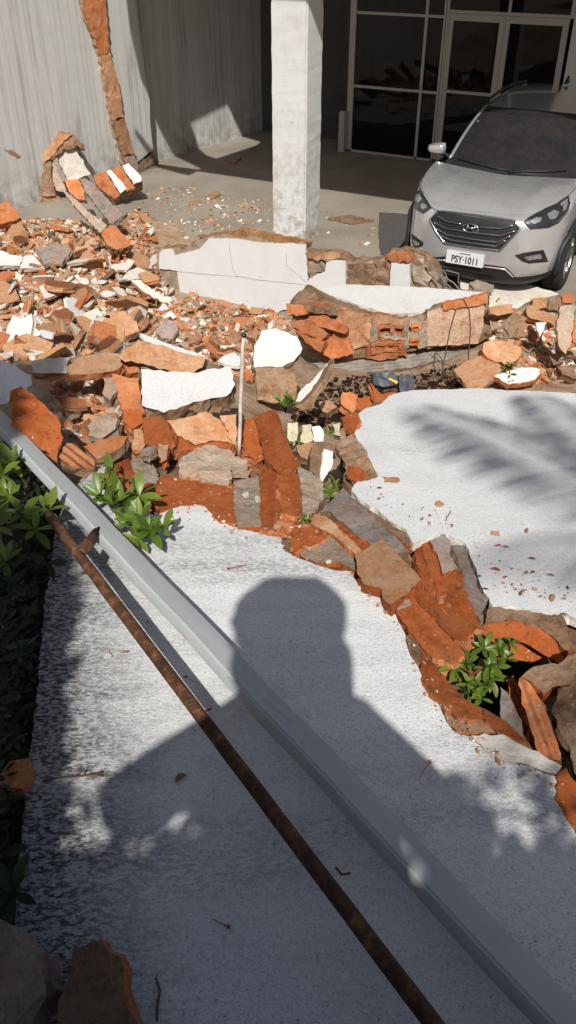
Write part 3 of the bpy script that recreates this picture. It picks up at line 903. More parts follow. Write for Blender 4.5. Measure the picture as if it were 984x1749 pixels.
brick(c2((390, 205), (500, 262), (600, 245), (720, 255), (700, 290), (580, 262), (500, 280), (400, 300), (370, 270)), .045, .08, 'terracotta_smooth', n=(0, -.3, 1), rough=.01)
brick(c2((300, 250), (350, 260), (345, 345), (310, 360), (296, 300)), .09, .06, 'clay_brown', 'terracotta_smooth', n=(0, -.6, 1))
brick(c2((190, 290), (270, 262), (276, 300), (240, 326), (200, 320)), .09, .03, 'mortar_grey', 'mortar', n=(0, -.2, 1), nm='mortar_chip')
brick(c2((100, 60), (200, 60), (216, 130), (150, 172), (105, 132)), .10, .08, 'terracotta_smooth', n=(.2, -.5, 1), rough=.01)
brick(c2((160, 175), (205, 180), (225, 255), (200, 300), (150, 290)), .06, .07, 'clay_dusty', n=(.2, -.4, 1), rough=.01)
brick(c2((640, 100), (735, 90), (735, 260), (700, 250), (690, 180)), .075, .07, 'clay_dusty', n=(.1, -.5, 1), rough=.01)
brick(c3((110, 230), (230, 195), (260, 280), (320, 420), (372, 500), (240, 545), (170, 470), (130, 300)), .10, .10, 'terracotta_smooth', n=(-.2, -.25, 1), sp=.03)
brick(c3((50, 250), (110, 240), (170, 470), (120, 480), (60, 440)), .05, .09, 'terracotta_smooth', n=(.2, -.3, 1))
brick(c3((140, 505), (215, 505), (245, 600), (252, 760), (215, 855), (140, 855), (146, 680)), .02, .08, 'terracotta_grooved', 'terracotta', n=(-.2, .05, 1))
brick(c3((240, 530), (330, 518), (372, 600), (382, 780), (340, 800), (270, 762), (250, 640)), .05, .09, 'terracotta_grooved', n=(.25, .05, 1))
brick(c3((345, 510), (430, 545), (502, 592), (500, 700), (420, 790), (382, 780), (370, 600)), .045, .09, 'mortar', 'clay_brown', n=(.2, .02, 1), nm='mortar_patch', rough=.012)
brick(c3((0, 600), (140, 570), (146, 700), (150, 850), (20, 852), (0, 760)), .012, .04, 'mortar', 'terracotta_smooth', nm='mortar_patch', rough=.005)
brick(c3((215, 760), (262, 765), (340, 805), (420, 792), (420, 853), (215, 853)), .008, .06, 'clay_dusty', rough=.01)

# ------------------------------------------------------------------ fallen wall, right section
right = empty('fallen_wall', on_slab(820, 850, -.1), 'fallen white wall section with palm frond shadows at the right', 'wall')
bm = chunk_bm([on_slab(a, b, .02) for a, b in PX((606, 742), (604, 715), (622, 698), (650, 690), (664, 676), (690, 669), (712, 666), (760, 665), (820, 663), (860, 666), (920, 668), (984, 672), (1080, 678), (1230, 690), (1420, 1040), (1300, 1160), (1100, 1090), (985, 1056), (940, 1046), (880, 1036), (842, 1034), (826, 1010), (812, 968), (796, 928), (765, 912), (730, 918), (706, 928), (694, 905), (664, 888), (640, 868), (612, 852), (600, 838), (604, 828), (640, 806), (632, 790), (620, 768))],
              SLAB_N, .035, sp=.022, jit=.004, rough=.002, side_j=.004, seed=8)
put('plaster_face', bm, ['stucco_slab', 'plaster_chip'], right)
chunk('core', PX((598, 746), (600, 712), (640, 688), (692, 672), (984, 676), (1230, 694), (1410, 1036), (1300, 1150), (1100, 1085), (985, 1052), (840, 1040), (800, 965), (766, 930), (706, 940), (660, 900), (596, 840), (590, 800), (585, 760)), 's', -.018, SN, .14, 'clay_brown', 'clay_brown', right, sp=.06, jit=.012, rough=.01)
brick(c3((560, 392), (600, 360), (660, 330), (720, 400), (742, 470), (797, 545), (760, 582), (660, 607), (625, 562), (618, 480)), .028, .13, 'clay_brown', 'clay_brown', parent=right, n=(-.35, -.2, 1), rough=.02, jit=.008)
brick(c3((630, 500), (700, 520), (750, 560), (690, 600), (640, 580)), .03, .10, 'terracotta_smooth', 'clay_brown', parent=right, n=(-.35, -.3, 1), rough=.015)
brick(c3((600, 240), (690, 213), (702, 270), (662, 330), (612, 302)), .03, .10, 'terracotta_smooth', parent=right, n=(-.3, -.3, 1), rough=.012)
crack(right, [on_slab(a, b, .0195) for a, b in c5((735, 125), (735, 150), (715, 185), (698, 220))], .0022, 'twig')
for px in (c5((665, 100), (685, 95), (710, 112), (675, 122)), c5((930, 235), (955, 240), (960, 255), (935, 250)), c3((835, 570), (920, 575), (925, 600), (845, 600))):
    chunk('bare_patch', px, 's', .0235, SN, .003, 'clay_dusty', 'clay_dusty', right, sp=.02, jit=.004, rough=.001)

# ------------------------------------------------------------------ broken hollow blocks round the hole with the small plant
hb = empty('hollow_block', on_slab(940, 1100, -.2), 'brown arched broken block behind the small green plant in the hole', 'brick block')
brick(c4((430, 135), (570, 140), (720, 165), (840, 190), (890, 178), (930, 300), (990, 400), (985, 430), (930, 420), (860, 350), (760, 270), (640, 230), (540, 225), (430, 250), (395, 275)), .015, .12, 'clay_brown', 'terracotta_smooth', n=(0, -.35, 1), nm='cap', parent=hb, rough=.012)
brick(c4((400, 270), (430, 248), (540, 228), (640, 232), (760, 275), (860, 360), (930, 430), (880, 500), (780, 440), (680, 380), (560, 330), (420, 340)), -.02, .05, 'terracotta_smooth', 'terracotta', n=(0, -.85, .55), nm='inner_wall', parent=hb, rough=.012)
brick(c4((420, 345), (560, 335), (690, 390), (800, 460), (700, 500), (560, 480), (420, 440)), -.09, .05, 'terracotta_smooth', 'terracotta', n=(0, -.9, .45), nm='inner_wall', parent=hb, rough=.01)
hb2 = empty('hollow_block', on_slab(960, 1240, -.2), 'broken hollow terracotta block with open cells at the right edge', 'brick block')
brick(c4((640, 570), (720, 520), (870, 500), (930, 445), (1010, 420), (1080, 560), (990, 660), (870, 648), (780, 692), (700, 612)), .03, .06, 'clay_brown', 'terracotta_smooth', n=(-.1, -.2, 1), nm='cap', parent=hb2, rough=.014)
brick(c4((622, 585), (720, 660), (790, 762), (830, 900), (885, 1112), (750, 1085), (690, 900), (640, 750)), -.02, .05, 'terracotta_ribbed', 'terracotta_smooth', n=(-.25, -.3, 1), nm='cell_wall', parent=hb2)
brick(c4((868, 655), (990, 645), (1100, 900), (1080, 1260), (1000, 1260), (930, 1010), (830, 800), (860, 720)), .0, .10, 'clay_brown', 'clay_brown', n=(-.3, -.15, 1), nm='side_wall', parent=hb2, rough=.02)
brick(c4((500, 645), (545, 680), (590, 800), (640, 950), (695, 1045), (600, 955), (500, 820)), -.05, .06, 'mortar_grey', 'mortar', n=(-.5, -.1, 1), nm='mortar_layer', parent=hb2, rough=.01)
brick(c4((540, 600), (590, 570), (640, 740), (700, 910), (660, 960), (590, 800)), -.08, .05, 'terracotta_smooth', 'terracotta', n=(-.4, -.2, 1), nm='cell_wall', parent=hb2)

# ------------------------------------------------------------------ single broken pieces, nearest first
def piece(name, px, surf, dz, n, thick, top, side, label, cat, **kw):
    k = dict(sp=.03, jit=.007, rough=.008, side_j=.010)
    k.update(kw)
    return chunk(name, px, surf, dz, n, thick, top, side, None, label, cat, **k)
piece('brick_fragment', b7((300, 925), (345, 905), (390, 868), (430, 880), (460, 925), (500, 940), (520, 1050), (545, 1160), (590, 1240), (240, 1240), (250, 1120), (300, 1010)), 's', .14, (0, -.35, 1), .10, 'clay_brown', 'terracotta', 'orange brown brick fragment in shade at the bottom edge of the picture', 'brick', rough=.012)
piece('stone_fragment', b7((-20, 780), (60, 810), (70, 870), (140, 905), (150, 980), (172, 1105), (90, 1190), (40, 1250), (-60, 1250)), 's', .16, (-.1, -.3, 1), .14, 'mortar', 'mortar_grey', 'pale grey rubble lump in the bottom left corner', 'rubble', rough=.012)
piece('brick_fragment', b7((0, 165), (40, 125), (75, 115), (128, 108), (118, 190), (90, 240), (0, 245)), 's', .05, (0, -.2, 1), .07, 'terracotta', 'terracotta', 'small orange brick piece among the dark leaves at the left edge', 'brick')
# behind the crack
blk = piece('brick_fragment', c3((440, 375), (490, 370), (555, 390), (562, 420), (540, 520), (492, 597), (420, 530), (430, 450)), 's', .06, (.1, -.5, 1), .10, 'clay_brown', 'clay_brown', 'upright brown brick piece with a white painted side beside the crack', 'brick')
chunk('painted_side', c3((505, 415), (557, 432), (545, 522), (492, 597), (484, 552)), 's', .072, (.1, -.5, 1), .012, 'stucco_chunk', 'plaster_chip', blk, sp=.03, jit=.004, rough=.001)
piece('plaster_chunk', c3((300, 272), (355, 268), (360, 320), (350, 370), (330, 400), (300, 350)), 's', .0, (0, -.7, 1), .06, 'plaster_yellow', 'clay_dusty', 'yellowish plaster lump beside the ochre brick, leftmost of the pale three', 'plaster')
piece('plaster_chunk', c3((385, 285), (430, 278), (447, 370), (400, 390), (372, 375)), 's', .0, (0, -.7, 1), .06, 'plaster_yellow', 'mortar', 'yellowish plaster lump touching the upright brown brick piece', 'plaster')
piece('plaster_chunk', c3((430, 290), (480, 288), (507, 330), (502, 372), (445, 378)), 's', .0, (0, -.6, 1), .05, 'stucco_chunk', 'plaster_chip', 'small bright white plaster lump above the upright brown brick piece', 'plaster')
piece('plaster_chunk', c3((555, 275), (597, 268), (597, 342), (560, 332)), 's', -.02, (0, -.7, 1), .05, 'plaster_yellow', 'mortar', 'yellowish plaster lump at the edge of the right white slab', 'plaster')
piece('brick_fragment', c3((350, 400), (440, 380), (435, 450), (420, 490), (370, 460)), 's', -.02, (0, -.5, 1), .08, 'clay_dusty', 'clay_brown', 'dusty brick corner below the yellowish plaster lumps', 'brick')
# in the hollow
piece('brick_fragment', c3((605, 100), (650, 92), (692, 112), (692, 180), (660, 216), (600, 165)), 'g', .12, (0, -.6, 1), .10, 'terracotta', 'terracotta', 'dusty orange brick lump on the dark soil of the hollow', 'brick', rough=.014)
piece('brick_fragment', c3((690, 130), (790, 118), (802, 172), (720, 212), (690, 190)), 'g', .13, (0, -.5, 1), .10, 'terracotta_smooth', 'terracotta', 'orange brick lump touching the far edge of the right slab', 'brick')
piece('brick_fragment', c3((768, 45), (830, 112), (900, 98), (925, 150), (840, 166), (790, 152)), 'g', .2, (.2, -.9, .7), .06, 'terracotta_smooth', 'terracotta', 'pointed orange tile fragment beside the dark blue bag', 'brick')
piece('stone_fragment', c3((478, 150), (530, 143), (577, 180), (522, 217), (480, 192)), 'g', .08, (0, -.5, 1), .07, 'clay_dusty', 'clay_brown', 'rounded tan stone on the dark soil of the hollow', 'stone')
lean = piece('plaster_chunk', a6((378, 102), (376, 130), (350, 192), (300, 272), (248, 277), (250, 262), (290, 235), (350, 150)), 'g', .35, (.4, -.8, .5), .06, 'clay_brown', 'clay_brown', 'leaning wall shard showing a long white face and brown edge', 'wall shard')
chunk('white_face', a6((370, 100), (312, 168), (255, 230), (247, 264), (262, 262), (292, 232), (352, 150)), 'g', .375, (.4, -.8, .5), .012, 'stucco_chunk', 'plaster_chip', lean, anchor=(540, 665), sp=.03, jit=.004, rough=.001)
piece('plaster_chunk', a6((130, 10), (180, 0), (250, 30), (268, 70), (240, 112), (200, 132), (105, 132), (108, 60)), 'g', .30, (.1, -.75, .8), .10, 'stucco_chunk', 'mortar', 'white faced wall lump standing right of the thin upright stick', 'wall shard', rough=.002)
piece('brick_fragment', a6((108, 135), (200, 132), (242, 142), (252, 200), (240, 252), (180, 252), (118, 242)), 'g', .16, (.1, -.9, .5), .14, 'clay_brown', 'clay_brown', 'big brown broken lump below the white faced wall lump', 'wall shard', rough=.02)
piece('plaster_chunk', a5((475, 100), (560, 108), (650, 112), (700, 100), (775, 90), (792, 150), (762, 190), (650, 210), (550, 245), (475, 222)), 's', .14, (0, -.32, 1), .10, 'stucco_chunk', 'clay_brown', 'large angular white plaster panel tilted on brown layers left of the stick', 'wall shard', rough=.002, side_j=.018)
lb = piece('brick_beam', a5((400, 60), (430, 25), (465, 0), (560, 22), (690, 62), (680, 95), (650, 112), (590, 108), (480, 80), (420, 75)), 's', .12, (0, -.8, .6), .10, 'clay_dusty', 'clay_brown', 'long brown wall fragment with a white painted top edge', 'wall shard', rough=.012)
chunk('painted_top', a5((470, -22), (540, 5), (692, 55), (660, 72), (560, 35), (490, 5)), 's', .15, (0, -.2, 1), .015, 'stucco_chunk', 'plaster_chip', lb, sp=.03, jit=.004, rough=.001)
piece('tile_fragment', a5((222, 90), (260, 62), (345, 45), (405, 48), (412, 85), (378, 108), (300, 118), (235, 120)), 's', .10, (0, -.45, 1), .05, 'clay_dusty', 'terracotta', 'flat tan brick slab lying between white plates above the stones', 'brick', rough=.005)
piece('plaster_chunk', a5((105, 70), (160, 62), (240, 58), (222, 88), (230, 112), (108, 112)), 's', .09, (0, -.35, 1), .05, 'plaster_chip', 'clay_dusty', 'pale rectangular plaster plate left of the flat tan brick slab', 'plaster', rough=.002)
piece('brick_fragment', a5((412, 75), (470, 85), (468, 110), (408, 112)), 's', .07, (0, -.7, 1), .06, 'terracotta', 'terracotta', 'small bright orange brick under the long brown wall fragment', 'brick')
piece('plaster_chunk', a5((-20, 60), (50, 85), (105, 120), (108, 150), (60, 190), (20, 215), (-20, 225)), 's', .06, (.1, -.25, 1), .05, 'stucco_slab', 'plaster_chip', 'white wall piece at the left edge dappled by leaf shadows', 'wall shard', rough=.002)
piece('brick_slab', a5((35, 172), (70, 160), (110, 185), (150, 215), (200, 270), (212, 330), (190, 392), (120, 372), (80, 332), (40, 262)), 's', .12, (.3, -.35, 1), .06, 'terracotta_smooth', 'terracotta', 'large dark red brick slab in shade beside the upper end of the grey rail', 'brick', rough=.006)
piece('stone_fragment', a5((295, 290), (350, 248), (398, 268), (390, 302), (330, 336), (298, 322)), 's', .10, (0, -.5, 1), .08, 'mortar', 'mortar', 'grey mortar lump lying on red stones near the rail', 'stone', rough=.016)
piece('stone_fragment', a5((350, 130), (385, 125), (395, 170), (370, 200), (345, 180)), 's', .12, (0, -.5, 1), .08, 'mortar', 'mortar', 'grey mortar lump left of the large white panel', 'stone', rough=.016)
piece('brick_fragment', a5((375, 115), (470, 130), (478, 225), (420, 260), (395, 190)), 's', .08, (0, -.45, 1), .08, 'terracotta', 'terracotta', 'orange brick wedge tucked under the left corner of the white panel', 'brick', rough=.012)
piece('brick_fragment', a5((415, 235), (480, 225), (490, 275), (450, 295), (420, 270)), 's', .06, (.1, -.6, 1), .08, 'terracotta', 'terracotta', 'dark orange brick stub below the left corner of the white panel', 'brick', rough=.012)
piece('tile_fragment', b6((330, 165), (380, 175), (470, 250), (470, 290), (420, 290), (330, 270), (290, 230)), 's', .05, (.1, -.2, 1), .05, 'terracotta_ribbed', 'clay_brown', 'ribbed tile piece with dark grooves beside the upper rail', 'tile', rough=.005)
t_ = piece('tile_fragment', b6((410, 180), (500, 150), (590, 125), (635, 130), (610, 180), (540, 220), (480, 240)), 's', .08, (0, -.4, 1), .05, 'terracotta', 'clay_brown', 'curved orange tile piece with a white paint patch', 'tile', rough=.01)
chunk('paint_patch', b6((520, 175), (560, 142), (585, 150), (540, 195)), 's', .088, (0, -.4, 1), .008, 'stucco_chunk', 'stucco_chunk', t_, sp=.02, jit=.003, rough=.001)

# ------------------------------------------------------------------ the big overturned wall block in the middle
blk = empty('wall_block', on_ground(680, 610), 'big overturned wall block with white top and hollow brick front in the middle', 'wall block')
BN = (0.02, -.06, 1)
b_anchor = on_ground(690, 637, 0) + Vector((0, 0, .44))
def bp(name, px, dz, thick, top, side, n=BN, **kw):
    k = dict(sp=.04, jit=.008, rough=.01, side_j=.012)
    k.update(kw)
    return chunk(name, px, b_anchor + Vector((0, 0, dz)), 0, n, thick, top, side, blk, **k)
core = bp('core', a4((205, 195), (330, 180), (560, 188), (732, 203), (728, 222), (612, 240), (545, 268), (470, 272), (380, 258), (300, 245), (230, 245), (195, 225)), 0, .36, 'clay_brown', 'clay_dusty', side_j=.03)
bp('plaster_top', a4((240, 192), (320, 178), (440, 182), (560, 188), (725, 200), (700, 214), (640, 222), (600, 236), (540, 260), (480, 262), (430, 258), (390, 245), (340, 231), (290, 215)), .03, .03, 'stucco_chunk', 'plaster_chip', rough=.002, side_j=.004)
fy = on_plane(700, 540, b_anchor, Vector(BN).normalized()).y        # the front of the block
FP = Vector((0, fy - .05, 0))
FN = Vector((.0, -1, .12))
def fp(name, px, d, thick, top, side, n=FN, **kw):
    k = dict(sp=.035, jit=.007, rough=.012, side_j=.01)
    k.update(kw)
    return chunk(name, px, FP + Vector((0, -d, .5)), 0, n, thick, top, side, blk, **k)
fp('front_core', a4((165, 240), (215, 195), (300, 240), (380, 262), (470, 275), (560, 262), (620, 245), (728, 225), (742, 330), (700, 352), (560, 362), (380, 388), (280, 402), (225, 385), (180, 320)), .0, .2, 'clay_brown', 'clay_brown', rough=.03)
fp('brick_panel', a4((556, 256), (620, 240), (722, 224), (715, 300), (702, 348), (550, 358)), .035, .05, 'painted_brick', 'clay_brown', rough=.004)
fp('brick', a4((600, 236), (680, 218), (728, 206), (730, 232), (660, 244), (604, 252)), .06, .06, 'terracotta', 'terracotta')
fp('brick', a4((388, 346), (430, 335), (492, 338), (488, 378), (440, 382), (380, 384)), .04, .06, 'terracotta', 'terracotta')
fp('brick', a4((395, 262), (470, 272), (470, 285), (430, 292), (395, 300)), .05, .07, 'clay_dusty', 'terracotta')
fp('brick', a4((300, 250), (390, 262), (420, 300), (395, 350), (330, 370), (280, 330)), .04, .08, 'clay_dusty', 'clay_brown', rough=.03)
fp('brick', a4((190, 235), (290, 240), (300, 270), (240, 262), (200, 250)), .07, .08, 'clay_brown', 'terracotta', rough=.02)
# shards fanned out at the left end
for px, d, n in ((a4((150, 232), (200, 240), (210, 262), (180, 270), (168, 262), (152, 270)), .12, (-.4, -1, .4)), (a4((158, 285), (215, 280), (270, 320), (250, 340), (200, 320)), .10, (-.5, -1, .6)), (a4((165, 300), (210, 325), (262, 345), (250, 375), (205, 345)), .08, (-.5, -1, .4)),
                 (a4((180, 255), (260, 265), (330, 300), (320, 320), (250, 300), (195, 285)), .09, (-.3, -1, .8)), (a4((260, 330), (330, 340), (345, 375), (280, 395), (240, 370)), .06, (-.2, -1, .2)), (a4((195, 205), (240, 215), (330, 250), (300, 262), (210, 240)), .1, (-.3, -1, 1.0))):
    fp('brick_shard', px, d, .06, 'terracotta', 'terracotta', n=Vector(n), rough=.012)
def cell(px_c, w, h, d=.02):      # an open cell of a hollow brick: four chipped walls and a back painted dark as shade
    c = on_plane(px_c[0], px_c[1], FP + Vector((0, -d, .5)), FN.normalized())
    b = bmesh.new()
    X_, Y_, Z_ = Vector((1, 0, 0)), Vector((0, 1, 0)), Vector((0, 0, 1))
    t = .011
    add_box(b, c + Z_ * (h / 2), X_ * (w / 2 + t), Y_ * .05, Z_ * t)
    add_box(b, c - Z_ * (h / 2), X_ * (w / 2 + t), Y_ * .05, Z_ * t)
    add_box(b, c + X_ * (w / 2), X_ * t, Y_ * .05, Z_ * (h / 2 - t))
    add_box(b, c - X_ * (w / 2), X_ * t, Y_ * .05, Z_ * (h / 2 - t))
    bmesh.ops.subdivide_edges(b, edges=b.edges[:], cuts=2, use_grid_fill=True)
    for v in b.verts: v.co += Vector((noise.noise(v.co * 31), 1.6 * noise.noise(v.co * 23 + Vector((7, 0, 0))), noise.noise(v.co * 37 + Vector((0, 9, 0))))) * .016
    add_box(b, c + Y_ * .045, X_ * (w / 2 + t), Y_ * .003, Z_ * (h / 2 + t), 1)
    put('brick_cell', b, ['terracotta', 'dark_soil'], blk)
for a, b, w, h in ((434, 307, .10, .075), (472, 305, .08, .07), (415, 356, .10, .065), (458, 354, .11, .06), (522, 297, .07, .05), (516, 338, .06, .045)):
    cell(a4((a, b))[0], w, h)
for px, mt in ((a4((408, 285), (500, 272), (512, 290), (455, 296), (412, 298)), 'clay_dusty'), (a4((400, 322), (450, 318), (500, 320), (498, 338), (440, 336), (396, 340)), 'mortar'), (a4((380, 378), (440, 372), (500, 366), (500, 388), (430, 396), (380, 394)), 'terracotta'), (a4((486, 285), (502, 280), (506, 360), (490, 366)), 'mortar'), (a4((536, 300), (556, 280), (556, 356), (530, 362)), 'mortar')):
    fp('mortar_lump', px, .055, .07, mt, 'clay_brown', rough=.03, jit=.012)
for px in (a4((498, 280), (545, 270), (548, 290), (505, 300)), a4((495, 315), (545, 308), (545, 330), (500, 345)), a4((395, 300), (420, 296), (418, 335), (392, 345))):
    fp('mortar_lump', px, .055, .06, 'mortar', 'mortar', rough=.025)
bp('concrete_strip', a4((222, 405), (300, 402), (380, 395), (470, 382), (560, 366), (700, 355), (722, 370), (600, 396), (480, 421), (330, 436), (268, 432)), -.405, .05, 'old_wood', 'mortar_grey', n=(0, -.5, 1), rough=.006)

# ------------------------------------------------------------------ right heap: larger pieces
piece('concrete_slab', b5((290, 82), (370, 60), (420, 72), (440, 112), (540, 115), (660, 148), (780, 182), (885, 215), (760, 250), (700, 262), (640, 302), (470, 292), (460, 215), (300, 182)), 'g', .12, (.05, -.15, 1), .09, 'plaster_chip', 'mortar', 'pale flat concrete slab lying in front of the car bumper', 'slab', sp=.05, rough=.004)
piece('mortar_lump', b5((352, 150), (400, 130), (500, 162), (492, 200), (430, 195), (380, 180)), 'g', .26, (.05, -.3, 1), .06, 'mortar', 'mortar', 'tan mortar lump on the pale slab below the number plate', 'stone')
piece('stone_fragment', b5((725, 245), (790, 235), (816, 265), (812, 295), (745, 312), (730, 290)), 'g', .12, (0, -.8, .8), .12, 'clay_dusty', 'terracotta', 'rounded orange stone on top of the right rubble heap', 'stone', rough=.02)
piece('stone_fragment', b5((690, 290), (728, 280), (742, 312), (870, 340), (850, 400), (780, 380), (700, 350)), 'g', .14, (0, -.8, .8), .12, 'clay_dusty', 'terracotta', 'long tan stone under the rounded orange stone', 'stone', rough=.02)
piece('stone_fragment', b5((900, 225), (950, 210), (975, 240), (968, 272), (905, 262)), 'g', .12, (0, -.8, .8), .12, 'terracotta', 'clay_brown', 'orange stone at the top right of the heap by the car wheel', 'stone', rough=.02)
piece('stone_fragment', b5((820, 245), (895, 240), (905, 290), (880, 320), (815, 300)), 'g', .1, (0, -.8, .8), .12, 'clay_brown', 'clay_brown', 'brown stone between the two orange stones below the car wheel', 'stone', rough=.02)
piece('tile_fragment', b5((890, 290), (972, 282), (968, 380), (955, 500), (925, 572), (882, 520), (872, 400)), 'g', .30, (-.1, -.9, .55), .05, 'mortar', 'clay_dusty', 'ribbed tan tile standing in the right rubble heap', 'tile', rough=.01)
piece('brick_fragment', b5((978, 360), (1040, 350), (1040, 520), (965, 500)), 'g', .26, (-.2, -.9, .5), .06, 'terracotta', 'terracotta', 'bright orange brick cut by the right picture edge', 'brick')
piece('stone_fragment', b5((470, 300), (520, 278), (605, 278), (610, 330), (520, 345), (478, 330)), 'g', .34, (0, -.8, .7), .14, 'clay_dusty', 'clay_brown', 'tan stone wedged at the right end of the overturned block', 'stone', rough=.02)
piece('stone_fragment', b5((590, 380), (640, 330), (690, 360), (680, 470), (580, 480)), 'g', .30, (.3, -.9, .5), .1, 'clay_brown', 'mortar', 'brown pointed rock beside the right end of the overturned block', 'stone', rough=.02)
piece('stone_fragment', b5((720, 400), (750, 420), (790, 440), (780, 500), (730, 490)), 'g', .18, (.1, -.9, .5), .1, 'terracotta', 'clay_brown', 'reddish rock below the small white flake in the right heap', 'stone', rough=.02)
piece('plaster_chunk', b5((745, 385), (810, 380), (816, 420), (790, 436), (770, 470), (752, 425)), 'g', .27, (.1, -.8, .6), .025, 'stucco_chunk', 'plaster_chip', 'small white plaster flake high in the right rubble heap', 'plaster')
piece('plaster_chunk', b5((500, 702), (570, 675), (640, 655), (720, 648), (772, 665), (768, 692), (720, 732), (650, 742), (590, 752)), 'g', .12, (0, -.4, 1), .05, 'stucco_chunk', 'terracotta', 'flat white plaster piece lying behind the right slab', 'plaster')
piece('brick_fragment', b5((440, 500), (500, 488), (560, 495), (662, 530), (658, 582), (610, 625), (560, 632), (480, 602), (430, 562)), 'g', .22, (0, -.6, .8), .14, 'clay_dusty', 'terracotta', 'rounded ochre brick lump right of the concrete strip', 'brick', rough=.014)
piece('tile_fragment', b5((258, 662), (330, 610), (420, 580), (480, 610), (560, 642), (490, 722), (420, 772), (340, 768)), 'g', .14, (-.1, -.5, 1), .05, 'clay_dusty', 'clay_brown', 'flat tan slab below the right end of the concrete strip', 'brick', rough=.006)
piece('stone_fragment', b5((830, 570), (890, 575), (910, 620), (850, 640)), 'g', .1, (0, -.7, .8), .1, 'clay_brown', 'clay_brown', 'brown rock right of the flat white plaster piece', 'stone', rough=.02)
piece('stone_fragment', b5((870, 640), (960, 650), (990, 720), (900, 690)), 'g', .08, (0, -.6, .8), .1, 'clay_brown', 'clay_brown', 'dark brown rock at the right picture edge above the slab', 'stone', rough=.02)

# ------------------------------------------------------------------ left heap: larger pieces
arch = empty('wall_corner', on_ground(100, 345), 'broken brick corner piece leaning against the streaked wall', 'wall shard')
AP = on_ground(95, 345) + Vector((0, 0, .1))
def ap(name, px, d, thick, top, side, n=(.25, -1, .35), **kw):
    k = dict(sp=.05, jit=.014, rough=.014, side_j=.016)
    k.update(kw)
    return chunk(name, px, AP + Vector((0, -d, 0)), 0, n, thick, top, side, arch, **k)
ap('brick_rim', b2((362, 88), (435, 92), (470, 130), (505, 190), (462, 168), (402, 197), (382, 190), (335, 235), (308, 262), (310, 370), (335, 470), (280, 480), (225, 450), (163, 382), (185, 312), (250, 225)), .10, .16, 'clay_brown', 'terracotta', rough=.03)
ap('brick', b2((362, 88), (250, 225), (185, 312), (200, 330), (300, 250), (385, 140), (430, 110)), .13, .05, 'clay_dusty', 'terracotta', rough=.025)
ap('plaster_panel', b2((330, 235), (380, 192), (440, 180), (500, 260), (548, 340), (470, 372), (390, 382), (350, 300)), .0, .05, 'plaster_chip', 'mortar', rough=.012)
ap('plaster_panel', b2((305, 270), (330, 238), (388, 382), (400, 440), (340, 440), (300, 360)), .03, .05, 'mortar', 'mortar', rough=.008)
ap('timber', b2((318, 245), (335, 232), (398, 378), (380, 390)), .07, .03, 'old_wood', 'old_wood', rough=.003)
ap('brick', b2((225, 450), (280, 480), (340, 470), (440, 550), (330, 585), (240, 570)), .06, .12, 'clay_brown', 'clay_brown', rough=.03)
lg = piece('wall_plank', b2((478, 372), (510, 366), (560, 400), (650, 495), (738, 588), (700, 618), (662, 642), (600, 560), (510, 440)), 'g', .30, (-.2, -.55, 1), .07, 'mortar_grey', 'old_wood', 'grey plastered beam leaning over the left rubble heap', 'wall shard', rough=.006)
piece('wall_plank', b2((372, 430), (430, 470), (500, 540), (642, 650), (602, 695), (520, 610), (440, 530)), 'g', .22, (-.2, -.6, 1), .06, 'mortar', 'old_wood', 'narrow broken plank under the grey leaning beam', 'plank', rough=.012)
piece('brick_fragment', b2((388, 380), (470, 372), (505, 440), (512, 500), (460, 490), (410, 440)), 'g', .34, (-.2, -.7, .8), .08, 'terracotta', 'clay_brown', 'orange brick end at the top of the grey leaning beam', 'brick')
piece('brick_fragment', b2((608, 690), (650, 655), (690, 648), (792, 760), (760, 780), (700, 796), (640, 765)), 'g', .22, (.1, -.7, .9), .10, 'terracotta', 'clay_brown', 'orange brick block at the foot of the grey leaning beam', 'brick')
bb = piece('wall_shard', b2((558, 350), (650, 320), (740, 290), (772, 280), (848, 360), (852, 402), (722, 462), (690, 492), (590, 420)), 'g', .34, (.1, -.7, .8), .14, 'terracotta', 'clay_brown', 'brick wall lump with white plaster stripes at the foot of the scar', 'wall shard', rough=.014, anchor=(195, 310))
for px in (b2((640, 325), (668, 318), (760, 425), (722, 458)), b2((738, 290), (772, 280), (848, 360), (850, 382), (805, 400), (770, 350))):
    chunk('plaster_stripe', px, 'g', .372, (.1, -.7, .8), .02, 'stucco_chunk', 'plaster_chip', bb, anchor=(195, 310), sp=.04, jit=.006, rough=.002)
led = empty('brick_ledge', on_ground(50, 470), 'long fallen brick course with white and grey top at the left edge', 'wall shard')
lp = on_ground(50, 455) + Vector((0, 0, .15))
for nm, px, mt in (('plaster_top', b2((-60, 800), (0, 798), (60, 825), (142, 838), (120, 892), (-60, 890)), 'stucco_chunk'), ('plaster_top', b2((148, 832), (200, 828), (262, 900), (120, 905)), 'stucco_chunk'), ('mortar_top', b2((215, 792), (300, 770), (382, 760), (432, 800), (372, 872), (262, 872)), 'mortar_grey')):
    chunk(nm, px, lp, 0, (0, -.2, 1), .05, mt, 'mortar', led, sp=.05, jit=.01, rough=.004)
for x0, x1 in ((-60, 60), (62, 150), (152, 270), (272, 382)):
    chunk('brick', b2((x0, 895), (x1, 898), (x1 - 4, 945), (x0 + 2, 955)), lp + Vector((0, -.06, -.05)), 0, (0, -1, .3), .12, 'terracotta_smooth', 'terracotta', led, sp=.05, jit=.008, rough=.012)
chunk('concrete_base', b2((-60, 962), (100, 970), (280, 978), (380, 945), (384, 1000), (200, 1040), (-60, 1020)), lp + Vector((0, -.08, -.1)), 0, (0, -1, .4), .1, 'mortar', 'mortar', led, sp=.05, jit=.012, rough=.012)
